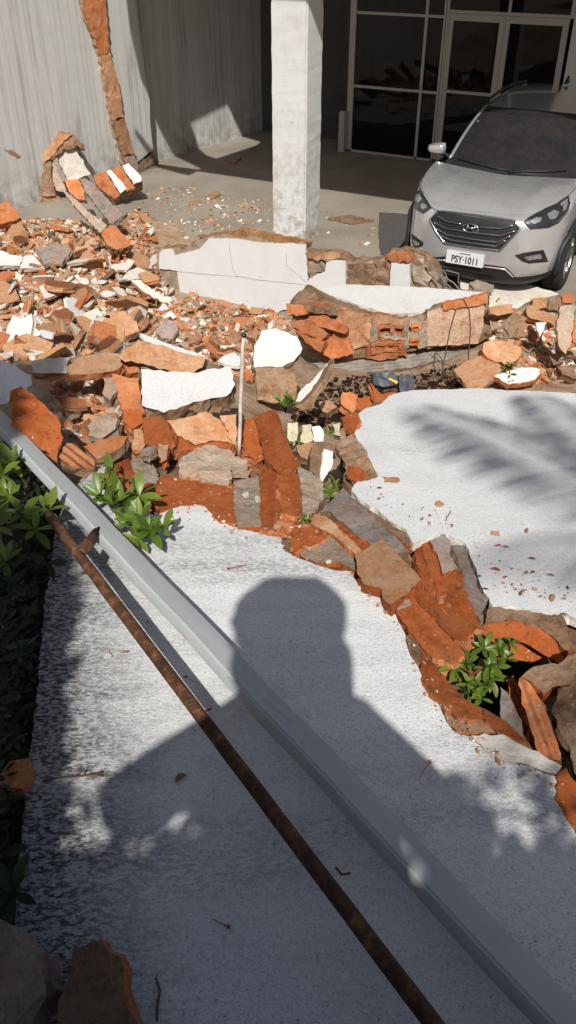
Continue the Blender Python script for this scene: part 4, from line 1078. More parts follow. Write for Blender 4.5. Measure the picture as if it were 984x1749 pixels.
piece('brick_fragment', b2((0, 520), (35, 498), (90, 545), (125, 600), (60, 630), (-20, 640)), 'g', .22, (.2, -.7, .8), .12, 'terracotta', 'terracotta', 'crumbled orange brick at the left edge below the streaked wall', 'brick', rough=.02)
piece('plaster_chunk', b3((785, 140), (830, 132), (984, 235), (1010, 270), (950, 262), (860, 200)), 'g', .10, (.1, -.5, 1), .05, 'plaster_chip', 'clay_dusty', 'long pale plaster bar lying left of the white wall stub', 'plaster')
piece('stone_fragment', b3((660, 330), (740, 318), (820, 380), (835, 450), (740, 470), (670, 420)), 'g', .14, (0, -.6, 1), .08, 'clay_dusty', 'clay_brown', 'tan dusty lump behind the long brown wall fragment', 'stone', rough=.02)
piece('stone_fragment', b4((85, 600), (150, 540), (195, 560), (210, 600), (180, 655), (120, 650)), 'g', .14, (0, -.6, 1), .08, 'mortar_grey', 'mortar_grey', 'blue grey mortar lump in the rubble before the white wall stub', 'stone', rough=.006)
# ------------------------------------------------------------------ loose rubble
def plate_bm(r, size, thick, white):
    """a flat broken plate: irregular outline, chipped edge"""
    k = r.randint(5, 8)
    ang = sorted(r.uniform(0, 2 * math.pi) for _ in range(k))
    pts = []
    el = r.uniform(.5, .95)
    for i in range(k):
        a = 2 * math.pi * (i + r.uniform(-.3, .3)) / k
        rr = size * r.uniform(.7, 1.15)
        pts.append(Vector((rr * math.cos(a), rr * el * math.sin(a), 0)))
    return chunk_bm(pts, Vector((0, 0, 1)), thick, sp=size * .55, jit=size * .06, rough=size * .03 if white else size * .09, side_j=size * .06, seed=r.randint(1, 9999), rings=2)
def lump_bm(r, size):
    bm = bmesh.new()
    bmesh.ops.create_icosphere(bm, subdivisions=2, radius=size)
    off = Vector((r.uniform(0, 99), r.uniform(0, 99), 0))
    sx, sy, sz = r.uniform(.8, 1.3), r.uniform(.6, 1.0), r.uniform(.45, .8)
    cuts = [(Vector((r.gauss(0, 1), r.gauss(0, 1), r.gauss(0, 1))).normalized(), r.uniform(.5, .8) * size) for _ in range(6)]
    for v in bm.verts:
        for n, d in cuts:
            e = v.co.dot(n) - d
            if e > 0: v.co -= n * e
        v.co *= 1 + .28 * noise.noise(v.co * (2.0 / size) + off)
        v.co = Vector((v.co.x * sx, v.co.y * sy, v.co.z * sz))
    return bm
def hollow_bm(r, size):
    """piece of a hollow brick: a slab of cells broken off"""
    bm = bmesh.new()
    nx, nz = r.choice(((2, 1), (1, 1), (3, 1)))
    w, t, dep = size * .55, size * .075, size * r.uniform(.4, .9)
    W_, H_ = nx * w, nz * w
    for i in range(nx + 1): add_box(bm, Vector((-W_ / 2 + i * w, r.uniform(-.15, .15) * dep, 0)), Vector((t, 0, 0)), Vector((0, dep * r.uniform(.7, 1), 0)), Vector((0, 0, H_ / 2 - t)))
    for j in range(nz + 1):
        for i in range(nx):
            add_box(bm, Vector((-W_ / 2 + (i + .5) * w, r.uniform(-.15, .15) * dep, -H_ / 2 + j * w)), Vector((w / 2 + t * .98, 0, 0)), Vector((0, dep * r.uniform(.7, 1), 0)), Vector((0, 0, t)))
    bmesh.ops.subdivide_edges(bm, edges=bm.edges[:], cuts=1, use_grid_fill=True)
    off = Vector((r.uniform(0, 50), 0, 0))
    for v in bm.verts: v.co += Vector((noise.noise(v.co * 2 + off), 1.8 * noise.noise(v.co * 1.7 - off), noise.noise(v.co * 2.3 + off * 2))) * size * .16
    for f in [f for f in bm.faces if noise.noise(f.calc_center_median() * 1.5 + off) > .25]: bm.faces.remove(f)
    return bm
def brickbat_bm(r, size):
    pts = [Vector((-size * 1.2, -size * .55, 0)), Vector((size * r.uniform(.5, 1.2), -size * .5, 0)), Vector((size * r.uniform(.7, 1.3), size * .5, 0)), Vector((-size * r.uniform(.8, 1.2), size * .6, 0))]
    return chunk_bm(pts, Vector((0, 0, 1)), size * r.uniform(.35, .7), sp=size * .5, jit=size * .07, rough=size * .07, side_j=size * .07, seed=r.randint(1, 9999), rings=2)
R2 = random.Random(21)
LIB = {}
def lib(kind, count, fn, mats):
    LIB[kind] = []
    for i in range(count):
        m = mats[i % len(mats)]
        LIB[kind].append(to_mesh(kind, fn(R2), list(m)))
lib('plaster_chip', 14, lambda r: plate_bm(r, 1.0, r.uniform(.12, .26), True), [('plaster_chip', 'clay_dusty'), ('plaster_chip', 'mortar'), ('plaster_chip', 'clay_dusty'), ('stucco_white', 'plaster_chip'), ('plaster_chip', 'clay_brown')])
lib('brick_shard', 14, lambda r: plate_bm(r, 1.0, r.uniform(.15, .34), False), [('clay_dusty', 'terracotta'), ('terracotta', 'clay_dusty'), ('clay_dusty', 'clay_brown'), ('terracotta_ribbed', 'clay_dusty'), ('clay_dusty', 'clay_dusty')])
lib('brickbat', 8, lambda r: brickbat_bm(r, .8), [('clay_dusty', 'terracotta'), ('terracotta', 'terracotta'), ('terracotta_smooth', 'clay_dusty')])
lib('mortar_lump', 8, lambda r: lump_bm(r, .9), [('mortar',), ('clay_brown',), ('clay_dusty',), ('mortar_grey',)])
lib('hollow_brick_piece', 5, lambda r: hollow_bm(r, 1.1), [('terracotta',), ('clay_dusty',)])
def in_poly(poly, x, y):
    c = False
    for i in range(len(poly)):
        (x0, y0), (x1, y1) = poly[i], poly[i - 1]
        if (y0 > y) != (y1 > y) and x < (x1 - x0) * (y - y0) / (y1 - y0) + x0: c = not c
    return c
def sample(poly):
    xs, ys = [p[0] for p in poly], [p[1] for p in poly]
    while True:
        x, y = R2.uniform(min(xs), max(xs)), R2.uniform(min(ys), max(ys))
        if in_poly(poly, x, y): return x, y
PHR = {'plaster_chip': ('plaster chip', 'plaster'), 'brick_shard': ('orange brick shard', 'brick'), 'brickbat': ('rough brick bat', 'brick'), 'mortar_lump': ('mortar lump', 'stone'), 'hollow_brick_piece': ('hollow brick piece', 'brick')}
TONE = {'stucco_white': 'white', 'plaster_chip': 'off-white', 'terracotta': 'orange', 'clay_dusty': 'dusty tan', 'terracotta_ribbed': 'ribbed orange', 'terracotta_smooth': 'smooth orange', 'mortar': 'tan', 'clay_brown': 'brown', 'mortar_grey': 'grey'}
MARKS = [((38, 428), 'the long fallen brick course'), ((95, 290), 'the leaning brick corner piece'), ((180, 350), 'the grey leaning beam'), ((200, 405), 'the beam foot brick'), ((255, 498), 'the long pale plaster bar'), ((215, 550), 'the tan dusty lump'), ((285, 560), 'the blue grey mortar lump'), ((85, 620), 'the rectangular plaster plate'), ((160, 615), 'the flat tan brick slab'), ((290, 600), 'the long brown wall fragment'), ((410, 580), 'the upright stick tip'), ((400, 480), 'the white wall stub'), ((475, 590), 'the white faced wall lump'), ((860, 585), 'the rounded ochre brick lump'), ((955, 560), 'the ribbed tan tile'), ((880, 640), 'the flat white plaster piece'), ((925, 555), 'the small white flake'), ((60, 715), 'the dark red brick slab'), ((175, 730), 'the rail side mortar lump'), ((125, 780), 'the ribbed tile piece'), ((215, 690), 'the large white panel'), ((930, 515), 'the car wheel')]
LOOSE = []
def scatter(zone, poly, n, mixk, lo, hi, where, lift=.5, tilt=.5):
    kinds, w = zip(*mixk)
    for _ in range(n):
        px, py = sample(poly)
        k = R2.choices(kinds, w)[0]
        p = on_ground(px, py, .02)
        size = lo + (hi - lo) * R2.random() ** 2.2
        if k in ('mortar_lump', 'hollow_brick_piece'): size *= .62
        me = R2.choice(LIB[k])
        o = link_obj(k, me, None, p + Vector((0, 0, size * lift * R2.random())), (R2.gauss(-.15, tilt) , R2.gauss(0, tilt), R2.uniform(0, 6.28)))
        o.scale = (size * .62, size * R2.uniform(.45, .75), size * R2.uniform(.45, .7))
        ph, cat = PHR[k]
        tone = TONE[me.materials[0].name]
        if tone in ph: ph = ph.replace('orange ', '')
        elif 'orange' in ph: ph = ph.replace('orange ', '')
        big = 'large ' if size > lo + .55 * (hi - lo) else 'small ' if size < lo + .12 * (hi - lo) else ''
        props(o, None, cat, PHR[k][0] + 's ' + where)
        LOOSE.append((o, px, py, big + tone + ' ' + ph))
def name_loose():
    """each loose piece is told apart by its look, the nearest larger thing and how near it lies"""
    ORD = ['nearest', 'second nearest', 'third nearest', 'fourth nearest', 'fifth nearest', 'sixth nearest', 'seventh nearest', 'eighth nearest', 'ninth nearest', 'tenth nearest', 'eleventh nearest', 'twelfth nearest']
    cls = {}
    for o, px, py, ph in LOOSE:
        (mx, my), nm = min(MARKS, key=lambda m: (m[0][0] - px) ** 2 + (m[0][1] - py) ** 2)
        dx, dy = px - mx, py - my
        rel = ('right of' if dx > 0 else 'left of') if abs(dx) > abs(dy) else ('below' if dy > 0 else 'above')
        cls.setdefault((ph, rel, nm), []).append((dx * dx + dy * dy, o))
    for (ph, rel, nm), lst in cls.items():
        lst.sort(key=lambda q: q[0])
        for i, (_, o) in enumerate(lst):
            o['label'] = '%s %s %s' % (ph, rel, nm) if len(lst) == 1 else '%s, %s one %s %s' % (ph, ORD[min(i, 11)], rel, nm)
heap_left = PX((-5, 380), (110, 372), (170, 390), (240, 355), (262, 400), (268, 440), (130, 450), (100, 470), (-5, 490))
heap_mid = PX((-5, 490), (110, 480), (140, 440), (268, 445), (300, 520), (255, 560), (230, 580), (200, 600), (100, 608), (-5, 620))
heap_stub = PX((300, 520), (330, 505), (400, 525), (450, 530), (490, 545), (500, 560), (430, 590), (420, 650), (350, 605), (250, 572))
heap_right = PX((838, 512), (880, 520), (984, 505), (990, 650), (850, 655), (800, 640), (830, 590))
heap_rail = PX((85, 640), (200, 640), (215, 700), (220, 770), (130, 790), (105, 740))
scatter('left', heap_left, 120, (('brick_shard', 6), ('plaster_chip', 3), ('brickbat', 2.5), ('mortar_lump', 1), ('hollow_brick_piece', 1)), .07, .24, 'in the heap under the streaked wall')
scatter('mid', heap_mid, 290, (('brick_shard', 4), ('plaster_chip', 6), ('brickbat', 1.0), ('mortar_lump', .5), ('hollow_brick_piece', .8)), .08, .34, 'in the wide rubble field left of the wall stub', tilt=.38)
scatter('stub', heap_stub, 100, (('brick_shard', 5), ('plaster_chip', 1.6), ('brickbat', 3), ('mortar_lump', 2), ('hollow_brick_piece', 1.6)), .07, .21, 'piled at the foot of the white wall stub')
scatter('right', heap_right, 50, (('brick_shard', 2), ('plaster_chip', .8), ('brickbat', 2), ('mortar_lump', 5)), .06, .17, 'in the rubble heap in front of the car')
scatter('rail', heap_rail, 44, (('brick_shard', 3), ('brickbat', 3), ('mortar_lump', 5)), .05, .13, 'in the red stones above the grey rail', lift=1.2)
name_loose()
# grit too small to pick apart
def grit(name, polys, per, lo, hi, mats, label, surf=on_ground, dz=.01, flat=.5):
    bm = bmesh.new()
    for poly, n in zip(polys, per):
        for _ in range(n):
            px, py = sample(poly)
            p = surf(px, py, dz)
            s = lo + (hi - lo) * R2.random() ** 3
            mt = R2.randrange(len(mats))
            vs_ = add_box(bm, Vector(), Vector((s * R2.uniform(.5, 1), 0, 0)), Vector((R2.uniform(-.3, .3) * s, s * R2.uniform(.4, .8), 0)), Vector((0, 0, s * flat * R2.uniform(.4, .9))), mt)
            rot = Matrix.Rotation(R2.uniform(0, 6.28), 3, 'Z') @ Matrix.Rotation(R2.gauss(0, .5), 3, 'X') @ Matrix.Rotation(R2.gauss(0, .5), 3, 'Y')
            for v in vs_: v.co = p + rot @ (v.co + Vector((R2.uniform(-1, 1), R2.uniform(-1, 1), R2.uniform(-1, 1))) * s * .22)
    o = put(name, bm, mats, None, False, Vector((0, 0, 0)))
    props(o, label, 'rubble', kind='stuff')
GM = ['terracotta', 'clay_dusty', 'clay_dusty', 'clay_brown', 'clay_dusty', 'mortar', 'plaster_chip', 'plaster_chip', 'clay_brown', 'rubble_soil', 'terracotta']
grit('brick_grit', [heap_left, heap_mid, heap_stub, heap_right, heap_rail], [2300, 3600, 2400, 1600, 900], .008, .062, GM, 'small brick and plaster crumbs between the larger rubble pieces', flat=.32)
grit('floor_debris', [PX((240, 330), (300, 315), (460, 345), (465, 390), (380, 400), (270, 420), (262, 440), (245, 380)), PX((555, 360), (640, 370), (640, 430), (560, 430))], [420, 40], .006, .045, GM, 'small chips strewn over the concrete floor behind the stub', lambda a, b, d: at_z(a, b, d), .008, .35)
grit('hollow_litter', [PX((540, 650), (640, 640), (720, 640), (830, 610), (800, 660), (700, 664), (610, 700), (580, 735), (500, 720))], [1500], .010, .035, ['dark_soil', 'clay_brown', 'twig', 'dark_soil'], 'dark leaf litter and crumbs in the hollow behind the slab', on_ground, .02, .25)
for ci, px in enumerate((PX((350, 335), (372, 322), (376, 330), (360, 340)), PX((322, 345), (342, 340), (345, 348), (330, 350)), PX((560, 372), (600, 366), (640, 376), (600, 384)), PX((390, 275), (400, 270), (412, 268), (400, 280)))):
    piece('floor_chip', px, at_z(px[0][0], px[0][1], .03), 0, (0, -.1, 1), .03, 'clay_brown', 'clay_brown', ('dark tipped chip lying left of the pillar on the floor', 'small flat brown chip near the left wall foot on the floor', 'flat brown flake on the floor right of the pillar', 'small dark flake at the edge of the shade on the floor')[ci], 'debris', sp=.04)
bm = chunk_bm([at_z(a, b, .014) for a, b in PX((648, 362), (704, 366), (712, 436), (650, 434), (647, 400))], Vector((0, 0, 1)), .01, sp=.12, jit=.008, rough=.003, side_j=.004, seed=40)
props(put('floor_mat', bm, ['dark_mat', 'dark_mat']), 'dark grey rectangular mat lying on the floor beside the car', 'mat')

# crumbs fallen along the break in the wall
band = [PX((470, 905), (600, 960), (700, 1060), (760, 1200), (860, 1290), (960, 1330), (960, 1350), (840, 1310), (740, 1220), (680, 1080), (590, 990), (470, 935)), PX((610, 850), (700, 900), (800, 920), (850, 1010), (985, 1030), (985, 1000), (860, 960), (760, 880), (640, 820)), PX((280, 850), (420, 890), (480, 915), (470, 940), (400, 915), (290, 885)), PX((260, 790), (440, 800), (560, 880), (540, 950), (420, 890), (270, 860))]
grit('break_crumbs', [band[0], band[2], band[3]], [130, 35, 110], .002, .009, ['terracotta', 'clay_dusty', 'mortar', 'plaster_chip'], 'tiny orange and grey crumbs strewn along the edge of the near slab', on_slab, .006, .6)
grit('break_crumbs', [band[1]], [80], .002, .009, ['terracotta', 'clay_dusty', 'mortar', 'twig'], 'tiny crumbs and bits strewn over the near corner of the right slab', on_slab, .025, .6)
# ------------------------------------------------------------------ the parked car (local frame: x across, y from nose to tail, z up)
CAR_LOC, CAR_YAW = Vector((1.917, 8.771, 0)), math.radians(27.53)
car = empty('parked_car', CAR_LOC, 'silver compact sport utility car parked nose first behind the rubble', 'car')
car.rotation_euler = (0, 0, -CAR_YAW)
CR = Matrix.Rotation(-CAR_YAW, 3, 'Z')
CRI = CR.transposed()
def crom(keys, t):
    """smooth interpolation through (t, value...) keys"""
    n = len(keys)
    for i in range(n - 1):
        if t <= keys[i + 1][0] or i == n - 2: break
    k0, k1, k2, k3 = keys[max(0, i - 1)], keys[i], keys[i + 1], keys[min(n - 1, i + 2)]
    u = (t - k1[0]) / (k2[0] - k1[0])
    u = max(0, min(1, u))
    out = []
    for j in range(1, len(k1)):
        m1 = (k2[j] - k0[j]) / max(1e-9, k2[0] - k0[0]) * (k2[0] - k1[0])
        m2 = (k3[j] - k1[j]) / max(1e-9, k3[0] - k1[0]) * (k2[0] - k1[0])
        out.append((2 * u**3 - 3 * u**2 + 1) * k1[j] + (u**3 - 2 * u**2 + u) * m1 + (-2 * u**3 + 3 * u**2) * k2[j] + (u**3 - u**2) * m2)
    return out
# half plan outline: parameter, x, y
PLAN = [(0, 0, 0), (.12, .22, .008), (.25, .45, .045), (.36, .62, .125), (.46, .745, .27), (.56, .83, .48), (.66, .875, .72), (.8, .90, 1.1), (1.0, .91, 1.6), (1.6, .91, 3.2), (1.9, .88, 3.95), (2.05, .78, 4.28), (2.2, .5, 4.39), (2.4, 0, 4.41)]
# levels: t, nose setback, width factor, z at nose, z at tail side
LEV = [(0, .13, .90, .20, .24), (.1, .06, .95, .25, .27), (.22, .015, .985, .34, .36), (.34, 0, 1.0, .45, .47), (.46, .0, 1.0, .55, .6), (.6, .012, 1.0, .66, .74), (.74, .03, .995, .77, .88), (.86, .055, .985, .86, .99), (.94, .09, .97, .905, 1.06), (1.0, .15, .945, .93, 1.10)]
def body_pt(lv, pl):
    x, y = crom(PLAN, pl)
    sb, wf, z0, z1 = crom(LEV, lv)
    fade = max(0, 1 - y / 1.2)
    ztop = z0 + (z1 - z0) * sstep(-.1, 1.35, y) + (.09 * sstep(1.4, 4.2, y) if lv > .7 else 0) * (lv - .7) / .3
    corner = sstep(.35, .8, x) * (1 - sstep(.5, 1.5, y)) * .025 * sstep(.6, .9, lv)
    return Vector((x * wf, y + sb * fade + (.03 * sstep(.8, 1, lv) * sstep(.3, .8, x) * fade), ztop + corner))
def mirror_grid(rows, name, mats, parent=car, flip=False, matfn=None, keep=None, smooth=True):
    bm = bmesh.new()
    full = []
    for r in rows:
        left = [Vector((-p.x, p.y, p.z)) for p in r[::-1]]
        if r[0].x < 1e-6: left = left[:-1]
        full.append([bm.verts.new(p) for p in left + list(r)])
    for r0, r1 in zip(full, full[1:]):
        for i in range(len(r0) - 1):
            q = (r0[i], r0[i + 1], r1[i + 1], r1[i])
            c = (q[0].co + q[2].co) / 2
            if keep and not keep(c): continue
            f = bm.faces.new(q if not flip else q[::-1])
            f.smooth = smooth
            if matfn: f.material_index = matfn(c)
    me = to_mesh(name, bm, mats)
    return link_obj(name, me, parent)
NL, NP = 40, 96
levs = [i / NL for i in range(NL + 1)]
pls = [2.4 * (i / NP) ** 1.25 for i in range(NP + 1)]
def arch_open(c):
    return not (abs(c.x) > .6 and min((c.y - .88) ** 2, (c.y - 3.52) ** 2) + (c.z - .345) ** 2 < .40 ** 2)
rows = [[body_pt(l, p) for p in pls] for l in levs]
split = [i for i, l in enumerate(levs) if l <= .20][-1]
body = mirror_grid(rows[split:], 'body', 'silver_paint', keep=arch_open)
clad = mirror_grid(rows[:split + 1], 'lower_cladding', 'black_plastic', keep=arch_open)
# bonnet between the nose line and the cowl
NS, NTT = 26, 20
TC = .47
def bonnet_pt(s, t):
    F = body_pt(1, TC * t)
    G = Vector((t * .80, 1.10 + .30 * t ** 2.2, 1.085 + .01 * t))
    pe = TC + (.86 - TC) * s
    E_ = body_pt(1, pe)
    F1, G1 = body_pt(1, TC), Vector((.80, 1.40, 1.095))
    base = F.lerp(G, s)
    e = E_ - F1.lerp(body_pt(1, .86), s)
    w = t ** 3
    p = base + e * w + (body_pt(1, .86) - G1) * w * s
    bulge = .055 * math.sin(math.pi * s ** .7) * (1 - t ** 4) + .012 * math.exp(-((t - .62) / .10) ** 2) * math.sin(math.pi * min(1, s * 1.1)) 
    return p + Vector((0, 0, bulge))
rowsb = [[bonnet_pt(i / NS, j / NTT) for j in range(NTT + 1)] for i in range(NS + 1)]
bonnet = mirror_grid(rowsb, 'bonnet', 'silver_paint')
# glasshouse
def ws_pt(s, t):
    b = Vector((t * .735, 1.08 + .34 * t ** 2, 1.085 + .02 * t))
    c = Vector((t * .575, 1.93 + .17 * t ** 2, 1.615 - .035 * t ** 2))
    p = b.lerp(c, s)
    return p + Vector((0, -.02, .035)) * math.sin(math.pi * s)
windscreen = mirror_grid([[ws_pt(i / 14, j / 14) for j in range(15)] for i in range(15)], 'windscreen', 'dusty_glass')
def roof_pt(s, t):
    a = Vector((t * .575, 1.93 + .17 * t ** 2, 1.615 - .035 * t ** 2))
    b = Vector((t * .56, 3.85 + .1 * t, 1.615 - .04 * t ** 2))
    p = a.lerp(b, s)
    p.z += .055 * math.sin(math.pi * s)
    return p
roof = mirror_grid([[roof_pt(i / 16, j / 10) for j in range(11)] for i in range(17)], 'roof', 'silver_paint')
def pillar_rows():
    rows_ = []
    for i in range(13):
        s = i / 12
        a = ws_pt(s, 1.0)
        b = Vector((.80, 1.50, 1.095)).lerp(Vector((.625, 2.16, 1.575)), s) + Vector((0, -.02, .035)) * math.sin(math.pi * s)
        rows_.append([a + Vector((.0, 0, .004)), a.lerp(b, .5) + Vector((.012, -.008, .006)), b])
    return rows_
def both_sides(rows_, name, mat):
    for sgn in (1, -1):
        bm = bmesh.new()
        g = [[bm.verts.new((p.x * sgn, p.y, p.z)) for p in r] for r in rows_]
        for r0, r1 in zip(g, g[1:]):
            for i in range(len(r0) - 1):
                q = (r0[i], r0[i + 1], r1[i + 1], r1[i])
                bm.faces.new(q if sgn > 0 else q[::-1]).smooth = True
        link_obj(name, to_mesh(name, bm, mat), car)
both_sides(pillar_rows(), 'windscreen_pillar', 'silver_paint')
both_sides([[Vector((.625 - .065 * s, 2.16 + 1.75 * s, 1.575)) + Vector((0, 0, .03 * math.sin(math.pi * s))) , Vector((.575 - .015 * s, 2.1 + 1.8 * s, 1.585)) + Vector((0, 0, .055 * math.sin(math.pi * s)))] for s in [i / 12 for i in range(13)]], 'roof_edge', 'silver_paint')
both_sides([[Vector((.86, 1.46 + 2.6 * s, 1.10 + .09 * sstep(0, 1, s))), Vector((.80 - .05 * s, 1.55 + 2.45 * s, 1.22 + .06 * s)), Vector((.625 - .065 * s, 2.16 + 1.75 * s, 1.575 + .03 * math.sin(math.pi * s)))] for s in [i / 12 for i in range(13)]], 'side_window', 'dusty_glass')
mirror_grid([[Vector((t * .56, 3.85 + .1 * t, 1.615 - .04 * t * t)) for t in (0, .5, 1)], [Vector((t * .80, 4.25, 1.2)) for t in (0, .5, 1)]], 'rear_window', 'dusty_glass')
# cowl and wipers
mirror_grid([[Vector((t * .80, 1.10 + .30 * t ** 2.2 - .012, 1.075 + .01 * t)) for t in [j / 12 for j in range(13)]], [ws_pt(.035, j / 12) + Vector((0, .0, .004)) for j in range(13)]], 'cowl', 'black_plastic')
def tube_obj(name, pts, r, mat, parent=car, seg=6):
    bm = bmesh.new()
    add_tube(bm, pts, r, seg)
    return link_obj(name, to_mesh(name, bm, mat, True), parent)
def W(s, t): 
    p = ws_pt(s, abs(t))
    return Vector((p.x * (1 if t >= 0 else -1), p.y - .012, p.z + .012))
tube_obj('wiper', [W(.03, -.86), W(.055, -.55), W(.05, -.2), W(.05, .05)], .011, 'black_plastic')
tube_obj('wiper', [W(.03, .05), W(.05, .3), W(.05, .6), W(.05, .85)], .011, 'black_plastic')
for sgn in (1, -1):
    tube_obj('roof_rail', [Vector((sgn * (.60 - .05 * s), 2.25 + 1.55 * s, 1.60 + .045 * math.sin(math.pi * min(1, s * 1.02)) + .03)) for s in [i / 10 for i in range(11)]], .018, 'black_plastic')
bm = bmesh.new()
q = [Vector((0, 3.62, 1.655)), Vector((0, 3.82, 1.645)), Vector((0, 3.80, 1.73)), Vector((0, 3.76, 1.735))]
for sx in (-.018, .018): 
    bm.faces.new([bm.verts.new(p + Vector((sx if p.z < 1.7 else sx * .4, 0, 0))) for p in (q if sx > 0 else q[::-1])])
bmesh.ops.bridge_loops(bm, edges=bm.edges[:])
link_obj('antenna_fin', to_mesh('antenna_fin', bm, 'black_plastic'), car)
# mirrors: a rounded wedge, blunt behind, tapering outwards
for sgn in (1, -1):
    bm = bmesh.new()
    bmesh.ops.create_cube(bm, size=2)
    bmesh.ops.subdivide_edges(bm, edges=bm.edges[:], cuts=5, use_grid_fill=True)
    for v in bm.verts:
        x, y, z = v.co
        m = max(abs(x), abs(y), abs(z))
        k = v.co.normalized() * m
        x, y, z = x * .45 + k.x * .55, y * .45 + k.y * .55, z * .45 + k.z * .55
        tap = 1 - .22 * (x + .8)
        fr_ = 1 - .25 * max(0, -y)
        v.co = Vector((sgn * (.985 + .125 * x * fr_), 1.60 + .075 * y + .03 * x, 1.165 + .075 * z * tap * fr_ - .012 * x))
    if sgn < 0: bmesh.ops.reverse_faces(bm, faces=bm.faces[:])
    mo = link_obj('wing_mirror', to_mesh('wing_mirror', bm, 'silver_paint', True), car)
    tube_obj('mirror_arm', [Vector((sgn * .82, 1.60, 1.09)), Vector((sgn * .92, 1.60, 1.12))], .03, 'black_plastic')
# wheels
def wheel(x, y):
    sgn = 1 if x > 0 else -1
    prof = [(.215, .10), (.25, .115), (.315, .112), (.338, .092), (.345, .05), (.345, -.05), (.338, -.092), (.315, -.112), (.25, -.115), (.215, -.10)]
    bm = bmesh.new()
    N = 40
    rings = [[bm.verts.new((x + d, y + r * math.cos(2 * math.pi * k / N), .345 + r * math.sin(2 * math.pi * k / N))) for r, d in prof] for k in range(N)]
    for k in range(N):
        for i in range(len(prof) - 1): bm.faces.new((rings[k][i], rings[(k + 1) % N][i], rings[(k + 1) % N][i + 1], rings[k][i + 1])).smooth = True
    t = link_obj('tyre', to_mesh('tyre', bm, 'tyre_rubber'), car)
    bm = bmesh.new()
    o_ = x + sgn * .095
    def ringv(r, d): return [bm.verts.new((o_ + sgn * d, y + r * math.cos(2 * math.pi * k / N), .345 + r * math.sin(2 * math.pi * k / N))) for k in range(N)]
    loops = [ringv(.222, .01), ringv(.205, .012), ringv(.195, -.03), ringv(.06, -.07)]
    for l0, l1 in zip(loops, loops[1:]):
        for k in range(N): bm.faces.new((l0[k], l0[(k + 1) % N], l1[(k + 1) % N], l1[k]))
    for k in range(5):
        a = 2 * math.pi * k / 5 + .3
        d = Vector((0, math.cos(a), math.sin(a)))
        e = Vector((0, -math.sin(a), math.cos(a)))
        add_box(bm, Vector((o_ - sgn * .01, y, .345)) + d * .115, d * .10, e * .028, Vector((.018, 0, 0)))
    add_box(bm, Vector((o_, y, .345)), Vector((.02, 0, 0)), Vector((0, .05, 0)), Vector((0, 0, .05)))
    bmesh.ops.recalc_face_normals(bm, faces=bm.faces[:])
    link_obj('rim', to_mesh('rim', bm, 'rim_metal'), car)
    # arch lining and its black lip
    arc = [math.radians(a) for a in range(-12, 193, 8)]
    tube_obj('arch_trim', [Vector((sgn * (.905 if abs(math.cos(a)) < 2 else 0) - sgn * (.05 * sstep(.55, .95, -math.cos(a)) if y < 2 else 0) * 1.0, y + .41 * math.cos(a), .345 + .41 * math.sin(a))) for a in arc], .034, 'black_plastic', seg=8)
    bm = bmesh.new()
    for d0, d1 in ((.45, .86),):
        l0 = [bm.verts.new((sgn * d0, y + .405 * math.cos(a), .345 + .405 * math.sin(a))) for a in arc]
        l1 = [bm.verts.new((sgn * d1, y + .405 * math.cos(a), .345 + .405 * math.sin(a))) for a in arc]
        for i in range(len(arc) - 1): bm.faces.new((l0[i], l0[i + 1], l1[i + 1], l1[i]))
        bm.faces.new(l0)
    link_obj('arch_lining', to_mesh('arch_lining', bm, 'black_plastic'), car)
for x in (.79, -.79):
    for y in (.88, 3.52): wheel(x, y)
bm = bmesh.new()
add_box(bm, Vector((0, 2.2, .30)), Vector((.6, 0, 0)), Vector((0, 1.95, 0)), Vector((0, 0, .06)))
link_obj('underbody', to_mesh('underbody', bm, 'black_plastic'), car)
# --- fittings laid onto the painted surface
def surf_bvh(objs):
    vs_, ps = [], []
    for o in objs:
        b = len(vs_)
        vs_ += [v.co.copy() for v in o.data.vertices]
        ps += [[b + i for i in p.vertices] for p in o.data.polygons]
    return BVHTree.FromPolygons(vs_, ps)
BODY = surf_bvh([body, clad, bonnet])
GLASS = surf_bvh([windscreen])
camL = CRI @ (CAM - CAR_LOC)
def hit(px, py, off=.004, tree=BODY):
    d = (CRI @ ray(px, py)).normalized()
    loc, nrm, i, t = tree.ray_cast(camL, d)
    if loc is None: return None
    if nrm.dot(d) > 0: nrm = -nrm
    return loc + nrm * off
def patch(name, poly, mat, off=.005, sp=5, parent=car, thick=.0, tree=BODY):
    dense = []
    for i in range(len(poly)):
        a, b = Vector(poly[i - 1]), Vector(poly[i])
        k = max(1, int((b - a).length / sp))
        for j in range(k): dense.append(tuple(a.lerp(b, j / k)))
    vv, ff = tri_fill(dense, sp, 3)
    bm = bmesh.new()
    vt = []
    for q in vv:
        h = hit(q.x, q.y, off, tree)
        vt.append(bm.verts.new(h) if h is not None else None)
    for f in ff:
        if any(vt[i] is None for i in f): continue
        if max((vt[f[i]].co - vt[f[i - 1]].co).length for i in range(3)) > .25: continue
        fc = bm.faces.new([vt[i] for i in f])
        fc.normal_update()
        if fc.normal.dot(camL - fc.calc_center_median()) < 0: fc.normal_flip()
        fc.smooth = True
    if thick:
        bmesh.ops.solidify(bm, geom=bm.faces[:], thickness=thick)
    return link_obj(name, to_mesh(name, bm, mat), parent)
def strip(name, pts, r, mat, off=.006, parent=car, closed=False, tree=BODY, n=6):
    q = []
    for i in range(len(pts) - (0 if closed else 1)):
        a, b = Vector(pts[i]), Vector(pts[(i + 1) % len(pts)])
        for j in range(n):
            c = a.lerp(b, j / n)
            h = hit(c.x, c.y, off, tree)
            if h is not None: q.append(h)
    h = hit(*pts[0 if closed else -1], off, tree)
    if h is not None: q.append(h)
    return tube_obj(name, q, r, mat, parent)
grille = patch('grille', b1((172, 838), (214, 796), (640, 850), (664, 892), (556, 1004), (254, 962), (215, 915)), 'black_plastic', .006)
